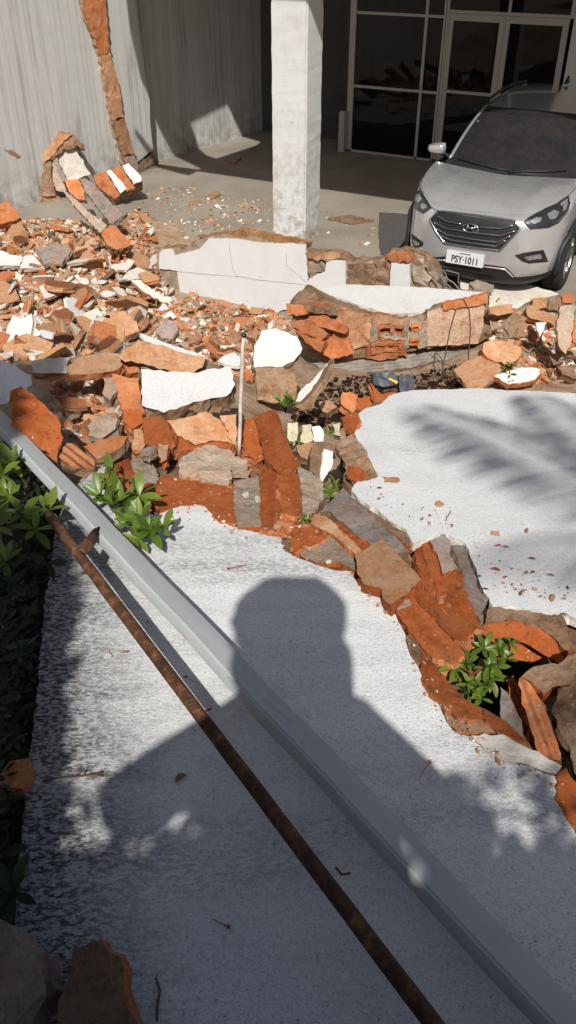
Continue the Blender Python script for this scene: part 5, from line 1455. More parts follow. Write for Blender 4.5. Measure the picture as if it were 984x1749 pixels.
strip('grille_surround', b1((168, 838), (211, 790), (425, 815), (642, 845), (668, 892), (612, 950), (558, 1008), (400, 990), (250, 966), (210, 915)), .011, 'chrome', .012, grille, True)
for px in (b1((215, 818), (262, 846), (345, 862)), b1((450, 878), (560, 886), (632, 868)), b1((192, 850), (252, 884), (400, 908), (560, 926), (645, 898)), b1((204, 884), (262, 920), (400, 944), (540, 962), (618, 926)), b1((222, 918), (280, 948), (400, 966), (530, 984), (590, 952))):
    strip('grille_bar', px, .0085, 'chrome', .016, grille)
lampL = patch('headlight', b1((690, 845), (720, 825), (810, 775), (870, 750), (940, 703), (946, 740), (930, 790), (880, 850), (830, 876), (730, 886)), 'lamp_dark', .008, 4)
lampR = patch('headlight', b1((128, 605), (114, 640), (130, 700), (178, 772), (130, 804), (66, 766), (60, 712), (80, 652), (105, 620)), 'lamp_dark', .008, 4)
for lamp, polys in ((lampL, (b1((712, 848), (760, 822), (798, 822), (790, 850), (740, 868)), b1((812, 805), (860, 780), (895, 790), (870, 835), (825, 845)), b1((880, 752), (938, 712), (940, 738), (925, 782), (900, 800), (905, 770)))),
                    (lampR, (b1((90, 690), (112, 690), (128, 730), (105, 752), (80, 735)), b1((118, 742), (150, 752), (160, 772), (130, 788), (112, 772)), b1((108, 625), (122, 610), (122, 660), (140, 710), (128, 705), (108, 660))))):
    for p in polys: patch('reflector', [tuple(Vector(q).lerp(sum((Vector(z_) for z_ in p), Vector((0, 0))) / len(p), .22)) for q in p], 'lamp_clear', .013, 3, lamp)
strip('lamp_edge', b1((690, 848), (730, 888), (830, 878), (882, 852), (932, 792), (947, 742)), .005, 'black_plastic', .010, lampL)
fog = patch('fog_lamp_surround', b1((640, 1036), (690, 1022), (800, 1006), (826, 1072), (720, 1082), (682, 1070)), 'black_plastic', .006, 4)
patch('fog_lamp', b1((690, 1045), (782, 1028), (790, 1054), (712, 1064)), 'lamp_clear', .011, 4, fog)
fog = patch('fog_lamp_surround', b1((62, 915), (132, 966), (126, 986), (82, 996), (70, 972)), 'black_plastic', .006, 3)
patch('fog_lamp', b1((72, 945), (112, 968), (108, 980), (84, 982)), 'lamp_clear', .011, 3, fog)
patch('lower_intake', b1((165, 1048), (252, 1042), (264, 1080), (465, 1104), (472, 1086), (588, 1102), (602, 1112), (640, 1152), (560, 1158), (450, 1142), (300, 1112), (180, 1078)), 'black_plastic', .006, 5)
strip('bumper_lip', b1((470, 1098), (585, 1112), (632, 1155)), .009, 'silver_paint', .012)
strip('bumper_lip', b1((168, 1062), (255, 1062)), .009, 'silver_paint', .012)
strip('bumper_line', b1((640, 1160), (720, 1165), (820, 1150), (890, 1090)), .006, 'black_plastic', .004)
for px in (b1((178, 770), (205, 788)), b1((645, 848), (690, 842)), b1((940, 702), (985, 655)), b1((128, 604), (160, 545), (215, 500), (270, 470))):
    strip('panel_gap', px, .003, 'black_plastic', .001)
strip('bonnet_crease', b1((215, 790), (250, 690), (330, 560)), .003, 'silver_paint', -.0005)
# number plate with its characters
pc = hit(*b1((365, 1053))[0], 0)
PN = Vector((0, -1, .10)).normalized()
pT = Vector((1, 0, 0))
pB = PN.cross(pT) * -1
if pB.z < 0: pB = -pB
pcen = pc + PN * .03
bm = bmesh.new()
add_box(bm, pcen, pT * .205, pB * .068, PN * .008)
bmesh.ops.bevel(bm, geom=bm.edges[:], offset=.004, segments=2, affect='EDGES')
plate = link_obj('number_plate', to_mesh('number_plate', bm, 'plate_grey'), car)
def text_mesh(name, body_, size, mat, centre, right, upv, nrm, parent, sx=1.0, bold=.0):
    cu = bpy.data.curves.new(name, 'FONT')
    cu.body, cu.size, cu.align_x, cu.align_y, cu.extrude, cu.offset = body_, size, 'CENTER', 'CENTER', .001, bold
    tmp = bpy.data.objects.new(name, cu)
    COL.objects.link(tmp)
    me = bpy.data.meshes.new_from_object(tmp.evaluated_get(bpy.context.evaluated_depsgraph_get()))
    bpy.data.objects.remove(tmp)
    xs = [v.co.x for v in me.vertices]
    ys = [v.co.y for v in me.vertices]
    cx, cy = (min(xs) + max(xs)) / 2, (min(ys) + max(ys)) / 2
    for v in me.vertices: v.co = centre + right * ((v.co.x - cx) * sx) + upv * (v.co.y - cy) + nrm * v.co.z
    me.materials.clear()
    me.materials.append(M[mat])
    return link_obj(name, me, parent)
text_mesh('plate_number', 'PSY\u00b71011', .098, 'plate_black', pcen + PN * .0095 - pB * .012, pT, pB, PN, plate, .80, .0022)
bm = bmesh.new()
add_box(bm, pcen + PN * .009 + pB * .050, pT * .06, pB * .006, PN * .0006)
link_obj('plate_band', to_mesh('plate_band', bm, 'wire_grey'), plate)
# badge: slanted H in an oval ring
bc = hit(*b1((396, 885))[0], .022)
bN = Vector((0, -1, .12)).normalized()
bB = Vector((0, .12, 1)).normalized()
badge = tube_obj('badge', [bc + pT * (.082 * math.cos(a)) + bB * (.043 * math.sin(a)) for a in [2 * math.pi * k / 32 for k in range(33)]], .008, 'chrome', grille, 8)
for pts in (((-.045, -.026), (-.028, .030)), ((.028, -.030), (.045, .026)), ((-.036, -.004), (0, .004), (.036, .002))):
    tube_obj('badge_stroke', [bc + pT * a + bB * b for a, b in pts], .0085, 'chrome', badge)
patch('inspection_sticker', b1((428, 258), (452, 255), (436, 296), (412, 300)), 'sticker_green', .006, 4, windscreen, tree=GLASS)
patch('sticker_label', b1((424, 264), (440, 262), (430, 280), (416, 282)), 'sticker_white', .009, 3, windscreen, tree=GLASS)
mirror_grid([[ws_pt(.90, j / 14) + Vector((0, -.004, .003)) for j in range(15)], [ws_pt(1.0, j / 14) + Vector((0, -.004, .003)) for j in range(15)]], 'windscreen_band', 'black_plastic', windscreen)
# ------------------------------------------------------------------ toppled railing
rl = empty('fallen_railing', on_slab(400, 1200, .05), 'toppled railing of a broad grey rail and a thin rusty rod', 'railing')
A, B = on_slab(-60, 656, .12), on_slab(1120, 1914, .14)
d = (B - A).normalized()
nn = Vector((-.30, -.25, 1))
nn = (nn - d * nn.dot(d)).normalized()
ss = d.cross(nn).normalized()
bm = bmesh.new()
add_box(bm, (A + B) / 2, d * ((B - A).length / 2), ss * .046, nn * .022)
bmesh.ops.bevel(bm, geom=[e for e in bm.edges if abs((e.verts[0].co - e.verts[1].co).normalized().dot(d)) > .9], offset=.007, segments=3, affect='EDGES')
bmesh.ops.subdivide_edges(bm, edges=[e for e in bm.edges if (e.verts[0].co - e.verts[1].co).length > .5], cuts=60)
for v in bm.verts: v.co += nn * .004 * noise.noise(v.co * 3.0) + ss * .003 * noise.noise(v.co * 4 + Vector((5, 0, 0)))
R3 = Matrix((d, ss, nn)).transposed()
c = (A + B) / 2
for v in bm.verts: v.co = R3.transposed() @ (v.co - c)
rail = link_obj('rail', to_mesh('rail', bm, 'grey_rail_paint', True), rl, c - Vector(rl.location), R3.to_euler())
rail.modifiers.new('normals', 'WEIGHTED_NORMAL')
C_, D_ = on_slab(84, 880, .20), on_slab(860, 1908, .16)
bm = bmesh.new()
add_tube(bm, [C_.lerp(D_, i / 60) + Vector((0, 0, .003 * noise.noise(Vector((i * .3, 0, 0))))) for i in range(61)], .0175, 14)
put('rusty_rod', bm, 'rust', rl, True)
bm = bmesh.new()
add_tube(bm, [on_slab(136, 946, .20), on_slab(168, 908, .14)], .02, 12)
put('connecting_stub', bm, 'rust', rl, True)

# ------------------------------------------------------------------ upright stick
bm = bmesh.new()
s0 = on_slab(409, 778, .02)
vp_ = Vector((0, s0.y + .02, 0))
top_p = on_plane(416, 572, Vector((0, s0.y + .03, 0)), Vector((0, 1, 0)))
add_tube(bm, [s0.lerp(top_p, i / 10) + Vector((rng.uniform(-1, 1) * .003, 0, 0)) for i in range(11)], [.0095, .0085, .0095, .008, .0088, .0082, .009, .0078, .0085, .0075, .007], 8)
stick = put('wooden_stick', bm, 'pale_stick', None, True)
props(stick, 'thin pale wooden stick standing upright in the broken bricks', 'stick')
bm = bmesh.new()
q = top_p + Vector((0, 0, .0))
bmesh.ops.create_icosphere(bm, subdivisions=2, radius=.013)
for v in bm.verts: v.co = v.co * (1 + .4 * noise.noise(v.co * 60)) + q
put('burnt_tip', bm, 'black_plastic', stick)

# ------------------------------------------------------------------ dark blue bag in the hollow
bag = empty('navy_bag', on_ground(670, 668), 'dark navy bag with a thin yellow stripe half buried behind the slab', 'bag')
bp0 = on_ground(665, 672) + Vector((0, 0, .10))
def bag_part(nm, px, d_, mt, th=.09, n=(.1, -.8, .7)):
    return chunk(nm, px, bp0 + Vector((0, -d_, 0)), 0, n, th, mt, mt, bag, sp=.025, jit=.002, rough=.004, side_j=.004)
bag_part('body', a4((398, 440), (430, 430), (462, 434), (472, 448), (468, 466), (430, 474), (402, 466)), .0, 'navy_plastic')
bag_part('stripe', a4((442, 450), (450, 448), (472, 458), (468, 465)), .012, 'yellow_plastic', .01)
bag_part('flap', a4((474, 440), (512, 434), (520, 460), (516, 492), (482, 502), (474, 470)), .02, 'navy_plastic')

# ------------------------------------------------------------------ leaves and plants
def leaf_mesh(name, L, Wd, mat, fold=.25, droop=.25):
    bm = bmesh.new()
    st_ = [(0, .06), (.18, .45), (.42, .88), (.65, 1.0), (.85, .66), (1.0, .04)]
    rows_ = []
    for t, w in st_:
        z = -droop * L * t * t
        hw = Wd / 2 * w
        rows_.append([bm.verts.new((t * L, -hw, z + fold * hw)), bm.verts.new((t * L, 0, z)), bm.verts.new((t * L, hw, z + fold * hw))])
    for r0, r1 in zip(rows_, rows_[1:]):
        for i in range(2): bm.faces.new((r0[i], r1[i], r1[i + 1], r0[i + 1])).smooth = True
    return to_mesh(name, bm, mat)
R4 = random.Random(5)
LEAF = {m: [leaf_mesh('leaf', 1.0, w, m, f, dr) for w, f, dr in ((.34, .3, .2), (.38, .2, .35), (.30, .4, .1), (.36, .25, .5))] for m in ('leaf_green', 'leaf_dark', 'leaf_dry', 'petal_red')}
def rosette(parent, p, size, n, mat, up=(0, 0, 1), spread=(.2, 1.0)):
    base = Vector(parent.location)
    q = Vector(up).normalized().to_track_quat('Z', 'Y')
    a0 = R4.uniform(0, 6.28)
    for i in range(n):
        a = a0 + i * 2.4 + R4.uniform(-.3, .3)
        pitch = -R4.uniform(*spread) if i < n * .75 else -R4.uniform(.9, 1.4)
        rot = q.to_matrix() @ Matrix.Rotation(a, 3, 'Z') @ Matrix.Rotation(pitch, 3, 'Y') @ Matrix.Rotation(R4.uniform(-.5, .5), 3, 'X')
        o = link_obj('leaf', R4.choice(LEAF[mat]), parent, p - base, rot.to_euler())
        s = size * R4.uniform(.65, 1.1)
        o.scale = (s, s, s)
def stem(parent, pts, r, mat='twig'):
    bm = bmesh.new()
    k = len(pts)
    add_tube(bm, pts, [r * (1 - .5 * i / (k - 1)) for i in range(k)], 5)
    put('stem', bm, mat, parent, True)
def plant(name, label, root, tips, size, n, mat='leaf_green', spread=(.0, .9), surf=on_slab):
    t = empty(name, root, label, 'plant')
    for (px, py, dz) in tips:
        p = surf(px, py, dz)
        mid = root.lerp(p, .55) + Vector((R4.uniform(-.02, .02), R4.uniform(-.02, .02), .03))
        stem(t, [root, mid, p], .004)
        rosette(t, p, size, n, mat, Vector((R4.uniform(-.3, .3), R4.uniform(-.5, .1), 1)), spread)
    return t
pl = plant('leafy_shrub', 'bright green leafy plant with a red flower beside the grey rail', on_slab(190, 880, -.1), [(a, b, z) for (a, b), z in zip(b6((540, 330), (590, 400), (690, 425), (560, 470), (610, 470), (700, 540), (805, 585), (740, 600), (690, 640), (500, 430), (640, 560)), (.09, .10, .11, .10, .08, .09, .10, .09, .06, .08, .07))], .092, 8)
fl = on_slab(222, 838, .10)
bm = bmesh.new()
for k in range(16):
    a, b = R4.uniform(-1.0, 1.0), R4.uniform(-.3, .9)
    dd = Vector((math.sin(a), .4 + .4 * R4.random(), .5 + b)).normalized()
    add_tube(bm, [fl, fl + dd * .05, fl + dd * R4.uniform(.07, .10) + Vector((0, 0, -.012))], [.0022, .0018, .0012], 4)
put('flower', bm, 'petal_red', pl)
hp = plant('hole_plant', 'small green plant growing out of the hole in the broken wall', on_slab(815, 1160, -.28), [(a, b, z) for (a, b), z in zip(c4((330, 330), (400, 400), (500, 400), (560, 365), (300, 500), (200, 520), (260, 560), (420, 540), (480, 520), (330, 640), (400, 640), (450, 600), (300, 690), (380, 720), (540, 470)), (.0, .0, -.03, -.01, .0, -.02, -.03, .02, .0, -.01, .01, 0, -.03, -.03, -.06))], .056, 8)
rosette(hp, on_slab(808, 1152, .02), .045, 3, 'petal_red')
plant('weed', 'small bright green tuft beside the brown lump in the broken bricks', on_slab(488, 705, -.05), [(480, 688, .03), (492, 684, .04), (488, 695, .02), (498, 692, .02)], .05, 9, spread=(.5, 1.3))
plant('weed', 'thin green weed in the crack left of the white slab', on_slab(500, 760, -.08), [(497, 745, .0), (503, 755, -.01)], .055, 5)
plant('weed', 'green weed low in the dark gap below the brown rock', on_slab(570, 830, -.12), [(560, 812, -.06), (572, 830, -.06), (562, 845, -.05), (556, 835, -.06)], .045, 7)
plant('weed', 'green sprig beside the yellowish lump at the slab corner', on_slab(566, 745, -.1), [(560, 740, -.04), (572, 735, -.04)], .045, 6)
plant('weed', 'tiny green sprig between grey tile and bricks', on_slab(520, 890, -.02), [(518, 886, .03), (524, 888, .03)], .03, 6)
plant('weed', 'thin green weed in front of the flat white plaster piece', on_ground(872, 660, 0), [(870, 640, .14), (874, 622, .2), (868, 655, .1), (878, 650, .1), (866, 630, .16)], .06, 6, surf=on_ground)
for nm, pts, lab in (('dry_stalk', b5((180, 730), (205, 600), (235, 440), (272, 305)), 'thin dry stalk bending up in front of the painted brick panel'), ('dry_stalk', b5((348, 745), (348, 560), (360, 420), (350, 310), (320, 250), (300, 245)), 'thin dry stalk with a curved tip before the block end'), ('dry_stalk', b5((200, 690), (190, 600), (160, 565), (130, 590)), 'short bent dry stalk below the concrete strip')):
    r0 = on_ground(*pts[0], 0)
    bm = bmesh.new()
    add_tube(bm, [on_plane(a, b, Vector((0, r0.y - .02, 0)), Vector((0, 1, 0))) for a, b in pts], .005, 5)
    props(put(nm, bm, 'twig'), lab, 'stalk')
# shrub along the left edge, mostly in shade
shr = empty('left_shrub', on_slab(-40, 1100, -.25), 'dark leafy shrub filling the left edge beside the fallen wall', 'shrub')
roots = [on_slab(-60, y, -.2) for y in (860, 1000, 1200, 1400)]
for (px, py, dz) in [(81, 872, .16), (22, 792, .14), (5, 812, .15), (38, 880, .10), (60, 905, .12), (15, 850, .12), (-10, 900, .15), (10, 960, .10), (40, 800, .05)]:
    p = on_slab(px, py, dz)
    rosette(shr, p, .095, 8, 'leaf_green', Vector((.2, -.4, 1)), (-.2, .8))
    r0 = R4.choice(roots[:2])
    stem(shr, [r0, r0.lerp(p, .5) + Vector((0, 0, .06)), p], .006)
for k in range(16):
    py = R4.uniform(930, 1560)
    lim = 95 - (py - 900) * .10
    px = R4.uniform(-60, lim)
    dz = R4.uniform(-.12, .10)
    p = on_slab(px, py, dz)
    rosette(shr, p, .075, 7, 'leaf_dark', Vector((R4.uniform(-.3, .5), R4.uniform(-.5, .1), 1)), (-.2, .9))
    r0 = min(roots, key=lambda q: (q - p).length)
    stem(shr, [r0, r0.lerp(p, .5) + Vector((0, 0, .05)), p], .005)
for px in (b6((0, 330), (60, 400), (130, 450), (220, 470)), b6((90, 320), (130, 370), (120, 420), (60, 440)), b6((0, 480), (80, 520), (140, 600), (70, 690)), b6((0, 600), (120, 590), (230, 580)), b6((0, 440), (60, 430), (130, 470))):
    stem(shr, [on_slab(a, b, .04 + R4.uniform(0, .06)) for a, b in px], .006)
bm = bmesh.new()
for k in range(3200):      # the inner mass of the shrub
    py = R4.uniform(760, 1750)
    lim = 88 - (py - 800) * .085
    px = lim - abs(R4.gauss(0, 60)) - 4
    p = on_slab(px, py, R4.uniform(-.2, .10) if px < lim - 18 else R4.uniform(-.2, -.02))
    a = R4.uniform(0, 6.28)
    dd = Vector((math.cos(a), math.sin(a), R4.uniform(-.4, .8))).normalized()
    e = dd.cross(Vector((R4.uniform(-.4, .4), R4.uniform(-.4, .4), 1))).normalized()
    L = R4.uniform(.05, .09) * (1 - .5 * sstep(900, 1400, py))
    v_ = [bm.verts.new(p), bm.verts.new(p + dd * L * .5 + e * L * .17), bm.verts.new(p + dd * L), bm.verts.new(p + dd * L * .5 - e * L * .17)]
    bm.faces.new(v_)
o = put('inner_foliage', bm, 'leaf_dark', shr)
o['kind'] = 'stuff'

bm = bmesh.new()
for k in range(5000):      # unseen leaves added past the left edge to block sky and sun
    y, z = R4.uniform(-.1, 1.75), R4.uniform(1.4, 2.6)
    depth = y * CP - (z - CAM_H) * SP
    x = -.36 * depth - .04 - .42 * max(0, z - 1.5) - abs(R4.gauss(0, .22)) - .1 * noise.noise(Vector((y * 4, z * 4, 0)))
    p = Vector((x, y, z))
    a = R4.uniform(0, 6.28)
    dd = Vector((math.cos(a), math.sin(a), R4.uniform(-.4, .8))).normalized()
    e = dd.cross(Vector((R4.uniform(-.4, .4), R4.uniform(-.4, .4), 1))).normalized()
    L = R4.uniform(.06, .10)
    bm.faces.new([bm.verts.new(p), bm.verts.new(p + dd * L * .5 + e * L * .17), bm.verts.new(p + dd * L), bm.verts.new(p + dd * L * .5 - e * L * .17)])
o = put('unseen_shade_foliage', bm, 'leaf_dark', shr)
o['kind'] = 'stuff'

# ------------------------------------------------------------------ litter on the slabs
GR_ = 'dry leaves scattered on the white slabs'
def litter(px, py, L, ang, mat, surf_dz=.004):
    p = on_slab(px, py, surf_dz)
    o = link_obj('fallen_leaf', R4.choice(LEAF[mat]), None, p + Vector((0, 0, .012)), (R4.uniform(-.2, .2), R4.uniform(-.1, .15), ang))
    o.scale = (L, L * 1.1, L)
    return o
for i, (px, py, L, a, m, lab) in enumerate((
        (300, 1342, .055, 1.2, 'leaf_dry', 'curled brown leaf in the shade between rod and left shrub'),
        (205, 1120, .03, .4, 'leaf_dry', 'small round brown leaf near the middle of the rusty rod'),
        (348, 1222, .03, .6, 'leaf_dry', 'yellowish leaf touching the rusty rod'),
        (138, 985, .05, 1.0, 'leaf_dry', 'pale brown leaf beside the top of the rusty rod'),
        (250, 1070, .03, 1.3, 'leaf_dry', 'tiny brown leaf between rod and rail'))):
    props(litter(px, py, L, a, m), lab, 'leaf')
for px, py in ((822, 990), (838, 975), (835, 1012), (880, 1012), (945, 1018), (870, 940), (915, 960), (972, 1058), (845, 936), (935, 985), (862, 992), (900, 905)):
    props(litter(px, py, R4.uniform(.022, .04), R4.uniform(0, 6.28), R4.choice(('leaf_dry', 'petal_red', 'leaf_dry')), .024), 'small reddish dry leaf among those strewn on the right white slab', 'leaf', 'small dry leaves on the right white slab')
def flower_stalk(pts, head, lab):
    bm = bmesh.new()
    add_tube(bm, [on_slab(a, b, .012) for a, b in pts], .0012, 4)
    o = put('flower_stalk', bm, 'twig' if head == 'twig' else 'petal_red')
    bm = bmesh.new()
    c_ = on_slab(*pts[0], .013)
    for k in range(5):
        a = k * 1.26 + .4
        add_tube(bm, [c_, c_ + Vector((math.cos(a), math.sin(a), .2)) * .008], [.0022, .001], 4)
    put('flower_head', bm, 'petal_red', o)
    props(o, lab, 'flower')
flower_stalk(PX((390, 971), (405, 968), (421, 964)), 'petal_red', 'red flower stalk on the sunlit near slab above the head shadow')
flower_stalk(PX((734, 1303), (724, 1315), (717, 1330)), 'petal_red', 'dark red flower stalk on the near slab left of the hole rim')
flower_stalk(PX((390, 1583), (378, 1577), (365, 1570)), 'petal_red', 'red fallen flower in the shade left of the rusty rod')
flower_stalk(PX((317, 1156), (330, 1163), (340, 1168)), 'petal_red', 'small red stalk between rod and rail')
flower_stalk(PX((845, 1012), (830, 1011), (812, 1011)), 'petal_red', 'red flower stalk on the right slab above the hole')
for nm, pts, lab in (('twig', b7((180, 205), (250, 195), (330, 188), (390, 180), (432, 186)), 'thin dark twig lying across the shaded slab near the left shrub'), ('twig', b7((655, 1035), (672, 1090), (660, 1160), (660, 1215)), 'thin black twig beside the orange brick at the bottom'), ('twig', b8((150, 470), (170, 495), (200, 490)), 'tiny dark twig close to the rusty rod')):
    bm = bmesh.new()
    add_tube(bm, [on_slab(a, b, .008) for a, b in pts], .0025, 5)
    if pts[0][0] < 120:
        for a, b in (((300, 188), (340, 172)), ((350, 185), (362, 160)), ((390, 180), (430, 172))):
            add_tube(bm, [on_slab(*b7(a)[0], .008), on_slab(*b7(b)[0], .012)], .0018, 4)
    props(put(nm, bm, 'twig'), lab, 'twig')
for px, py in ((182, 1113), (420, 845), (440, 851)):
    chunk('plaster_crumb', [(px - 4, py - 3), (px + 4, py - 4), (px + 5, py + 3), (px - 3, py + 4)], 's', .03 if py < 900 else .01, SN, .01, 'plaster_chip', 'plaster_chip', None, 'tiny white plaster crumb lying loose on the near wall section', 'plaster', 'white plaster crumbs', sp=.01, jit=.002)

# ------------------------------------------------------------------ the person holding the camera (outside the picture, throws the long shadow)
DZ = .36
J = {'pelvis': (0, -.40, 2.66, .26), 'belly': (0, -.40, 2.82, .27), 'chest': (0, -.38, 3.0, .26), 'neck0': (0, -.35, 3.22, .10), 'neck': (0, -.33, 3.30, .075), 'head0': (0, -.29, 3.40, .11), 'head1': (0, -.28, 3.49, .11), 'head2': (0, -.28, 3.55, .08)}
EDG = [('pelvis', 'belly'), ('belly', 'chest'), ('chest', 'neck0'), ('neck0', 'neck'), ('neck', 'head0'), ('head0', 'head1'), ('head1', 'head2')]
J = {k: (v[0], v[1], v[2] + DZ, v[3]) for k, v in J.items()}
for s, n in ((1, 'r'), (-1, 'l')):
    J.update({n + 'sh': (s * .19, -.36, 3.07 + DZ, .11), n + 'el': (s * (.44 if s > 0 else .47), -.28, (2.66 if s > 0 else 2.78) + DZ, .085), n + 'wr': (s * .14, -.10, 3.30, .045), n + 'palm': (s * .08, -.065, 3.40, .036),
              n + 'hip': (s * .12, -.42, 2.60 + DZ, .15), n + 'kn': (s * .13, -.40, 2.2 + DZ, .09), n + 'an': (s * .13, -.43, 2.22, .055), n + 'toe': (s * .15, -.28, 2.17, .045)})
    EDG += [('chest', n + 'sh'), (n + 'sh', n + 'el'), (n + 'el', n + 'wr'), (n + 'wr', n + 'palm'), ('pelvis', n + 'hip'), (n + 'hip', n + 'kn'), (n + 'kn', n + 'an'), (n + 'an', n + 'toe')]
    for k in range(4):
        a, b = n + 'f%da' % k, n + 'f%db' % k
        J[a] = (s * (.072 - .004 * k), -.062 + .0 * k, 3.425 + .02 * (k - 1.5), .010)
        J[b] = (s * .02, -.058, 3.43 + .022 * (k - 1.5), .008)
        EDG += [(n + 'palm', a), (a, b)]
    J[n + 'th'] = (s * .03, -.075, 3.38, .010)
    EDG += [(n + 'palm', n + 'th')]
names = list(J)
me = bpy.data.meshes.new('body')
root_l = Vector((0, -.42, 2.12))
me.from_pydata([Vector(J[k][:3]) - root_l for k in names], [(names.index(a), names.index(b)) for a, b in EDG], [])
person = link_obj('person', me, None, root_l)
sk = person.modifiers.new('skin', 'SKIN')
for i, k in enumerate(names): me.skin_vertices[0].data[i].radius = (J[k][3], J[k][3])
me.skin_vertices[0].data[0].use_root = True
sb = person.modifiers.new('sub', 'SUBSURF')
sb.levels = sb.render_levels = 1
me.materials.append(M['cloth_dark'])
props(person, 'person in dark clothes holding up a phone, seen only by their shadow', 'person')
bm = bmesh.new()
bmesh.ops.create_icosphere(bm, subdivisions=3, radius=.165)
for v in bm.verts: v.co = Vector((v.co.x * 1.15 - .02, v.co.y, v.co.z * .95)) * (1 + .16 * noise.noise(v.co * 12) + .08 * noise.noise(v.co * 37)) + Vector((0, -.30, 3.50 + DZ))
c_ = bmesh.ops.create_icosphere(bm, subdivisions=3, radius=.15)
for v in c_['verts']: v.co = Vector((v.co.x * 1.25 + .01, v.co.y * .6, v.co.z * 1.25)) * (1 + .2 * noise.noise(v.co * 10) + .1 * noise.noise(v.co * 33)) + Vector((0, -.36, 3.36 + DZ))
put('hair', bm, 'black_plastic', person)
bm = bmesh.new()
add_box(bm, Vector((0, -.045, 3.44)), Vector((.037, 0, 0)), Vector((0, .004, 0)), Vector((0, 0, .075)))
props(put('phone', bm, 'black_plastic'), 'phone held up by the person throwing the shadow', 'phone')

# ------------------------------------------------------------------ hedge and palm behind the viewer (their shade reaches the slabs)
bm = bmesh.new()
add_box(bm, Vector((-1.25, -1.75, 3.2)), Vector((2.15, 0, 0)), Vector((0, .1, 0)), Vector((0, 0, 1.2)))
props(put('garden_wall', bm, 'white_wall'), 'plain garden wall behind the viewer', 'wall')
def leaf_mass(parent, n, fn, lo, hi, mat='leaf_dark'):
    bm = bmesh.new()
    for k in range(n):
        p = fn()
        a = R4.uniform(0, 6.28)
        dd = Vector((math.cos(a), math.sin(a), R4.uniform(-.5, .7))).normalized()
        e = dd.cross(Vector((R4.uniform(-.6, .6), R4.uniform(-.6, .6), 1))).normalized()
        L = R4.uniform(lo, hi)
        bm.faces.new([bm.verts.new(p), bm.verts.new(p + dd * L * .5 + e * L * .22), bm.verts.new(p + dd * L), bm.verts.new(p + dd * L * .5 - e * L * .22)])
    o = put('foliage', bm, mat, parent)
    o['kind'] = 'stuff'
hd = empty('hedge', Vector((-.3, -1.4, 2.1)), 'leafy hedge along the garden wall behind the viewer', 'hedge')
def hp_():
    x = R4.uniform(-3, 1.25)
    topz = 4.17 + .08 * noise.noise(Vector((x * 2.2, 7, 0))) - .45 * sstep(.75, 1.3, x)
    return Vector((x, -1.4 + R4.uniform(-.2, .25), 2.1 + (topz - 2.1) * R4.random() ** .6))
leaf_mass(hd, 9000, hp_, .06, .12)
for x in (-2.2, -1.3, -.4, .4):
    bm = bmesh.new()
    add_tube(bm, [Vector((x, -1.45, 2.0)), Vector((x + .1, -1.45, 2.8)), Vector((x - .05, -1.42, 3.6))], [.03, .022, .01], 7)
    put('trunk', bm, 'bark', hd)
sh = empty('garden_tree', Vector((-1.5, -.6, 2.1)), 'dense broad tree behind the viewer shading the left shrub', 'tree')
bm = bmesh.new()
add_tube(bm, [Vector((-1.5, -.6, 2.0)), Vector((-1.55, -.65, 3.0)), Vector((-1.45, -.6, 4.2))], [.09, .07, .04], 9)
put('trunk', bm, 'bark', sh)
def tp_():
    while True:
        y = R4.uniform(-1.3, .2)
        x0_ = -abs(R4.gauss(0, .8))
        land = R4.uniform(.3, 2.5 + 2.1 * sstep(-.3, -.42, x0_) + .15 * noise.noise(Vector((x0_ * 5, 1, 8))))     # how far forward its shadow falls
        z = 1.6 + (land - y) * .986
        if z < 2.3: continue
        x = -.66 - .22 * (min(land, 2.6) - 1.3) + x0_ + .05 * noise.noise(Vector((land * 4, y * 2, 2))) + .03 * noise.noise(Vector((land * 11, y * 6, 2)))
        return Vector((x, y, z))
leaf_mass(sh, 22000, tp_, .07, .14)
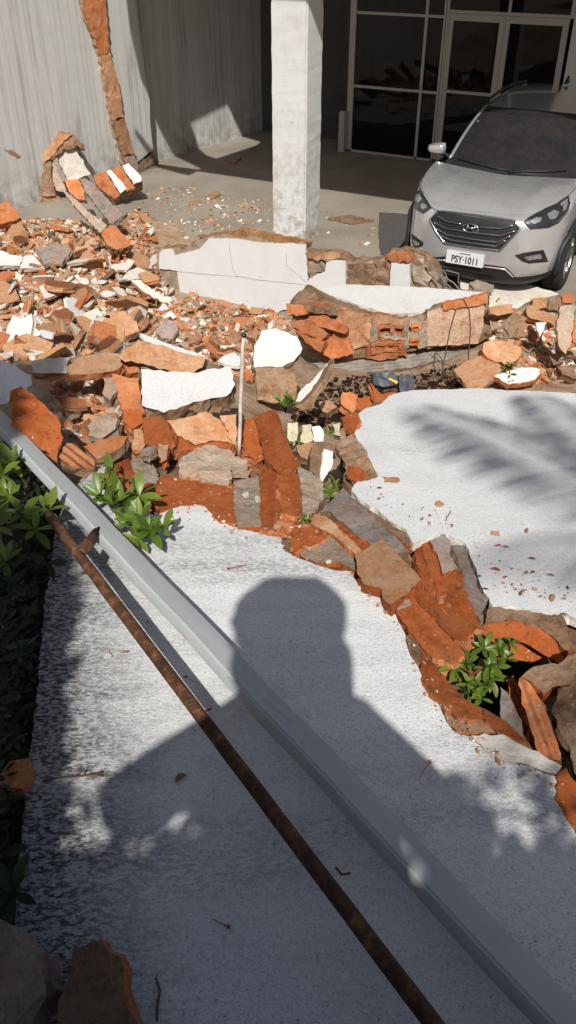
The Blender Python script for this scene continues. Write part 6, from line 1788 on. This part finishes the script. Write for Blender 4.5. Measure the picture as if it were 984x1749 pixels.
def lift_to(px, py, z, dz=.02):
    q = on_slab(px, py, dz)
    return q - SUN_DIR * ((q.z - z) / SUN_DIR.z)
crown = lift_to(1330, 1010, 8.0)
palm = empty('palm_tree', Vector((crown.x + .3, crown.y - .4, 1.7)), 'palm tree behind the viewer casting frond shadows on the slab', 'tree')
bm = bmesh.new()
base = Vector(palm.location)
add_tube(bm, [base.lerp(crown, t) + Vector((.12 * math.sin(3 * t), 0, 0)) for t in [i / 14 for i in range(15)]], [.15 - .05 * i / 14 + (.012 if i % 2 else 0) for i in range(15)], 12)
put('trunk', bm, 'bark', palm, True)
def frond(tip, sag, llen, n=60):
    bm = bmesh.new()
    mid = crown.lerp(tip, .5) + Vector((0, 0, sag))
    pts = [crown * (1 - t) ** 2 + mid * 2 * t * (1 - t) + tip * t * t for t in [i / 24 for i in range(25)]]
    add_tube(bm, pts, [.022 * (1 - i / 27) for i in range(25)], 5)
    for k in range(n):
        t = .12 + .86 * k / n
        i = min(23, int(t * 24))
        p = pts[i].lerp(pts[i + 1], t * 24 - i)
        ax = (pts[i + 1] - pts[i]).normalized()
        for s in (1, -1):
            sd = ax.cross(Vector((0, 0, 1))).normalized() * s
            dd = (sd + ax * .75 + Vector((0, 0, -.35 + R4.uniform(-.15, .15)))).normalized()
            L = llen * (.45 + .75 * math.sin(math.pi * min(.95, t * .9 + .1))) * R4.uniform(.85, 1.1)
            w = ax * .009
            e = p + dd * L + Vector((0, 0, -.06))
            m = p + dd * L * .55
            bm.faces.new([bm.verts.new(p - w * .6), bm.verts.new(p + w * .6), bm.verts.new(m + w), bm.verts.new(e), bm.verts.new(m - w)])
    put('frond', bm, 'leaf_dark', palm)
for px, py, z, sag, ll in ((705, 690, 6.7, .35, .42), (800, 940, 6.9, .35, .36), (900, 670, 6.8, .35, .40), (1040, 620, 6.9, .4, .42), (800, 1340, 6.5, .3, .30), (1300, 650, 7.0, .4, .42), (1800, 900, 7.0, .4, .42), (1700, 1300, 7.0, .4, .42)):
    frond(lift_to(px, py, z), sag, ll)
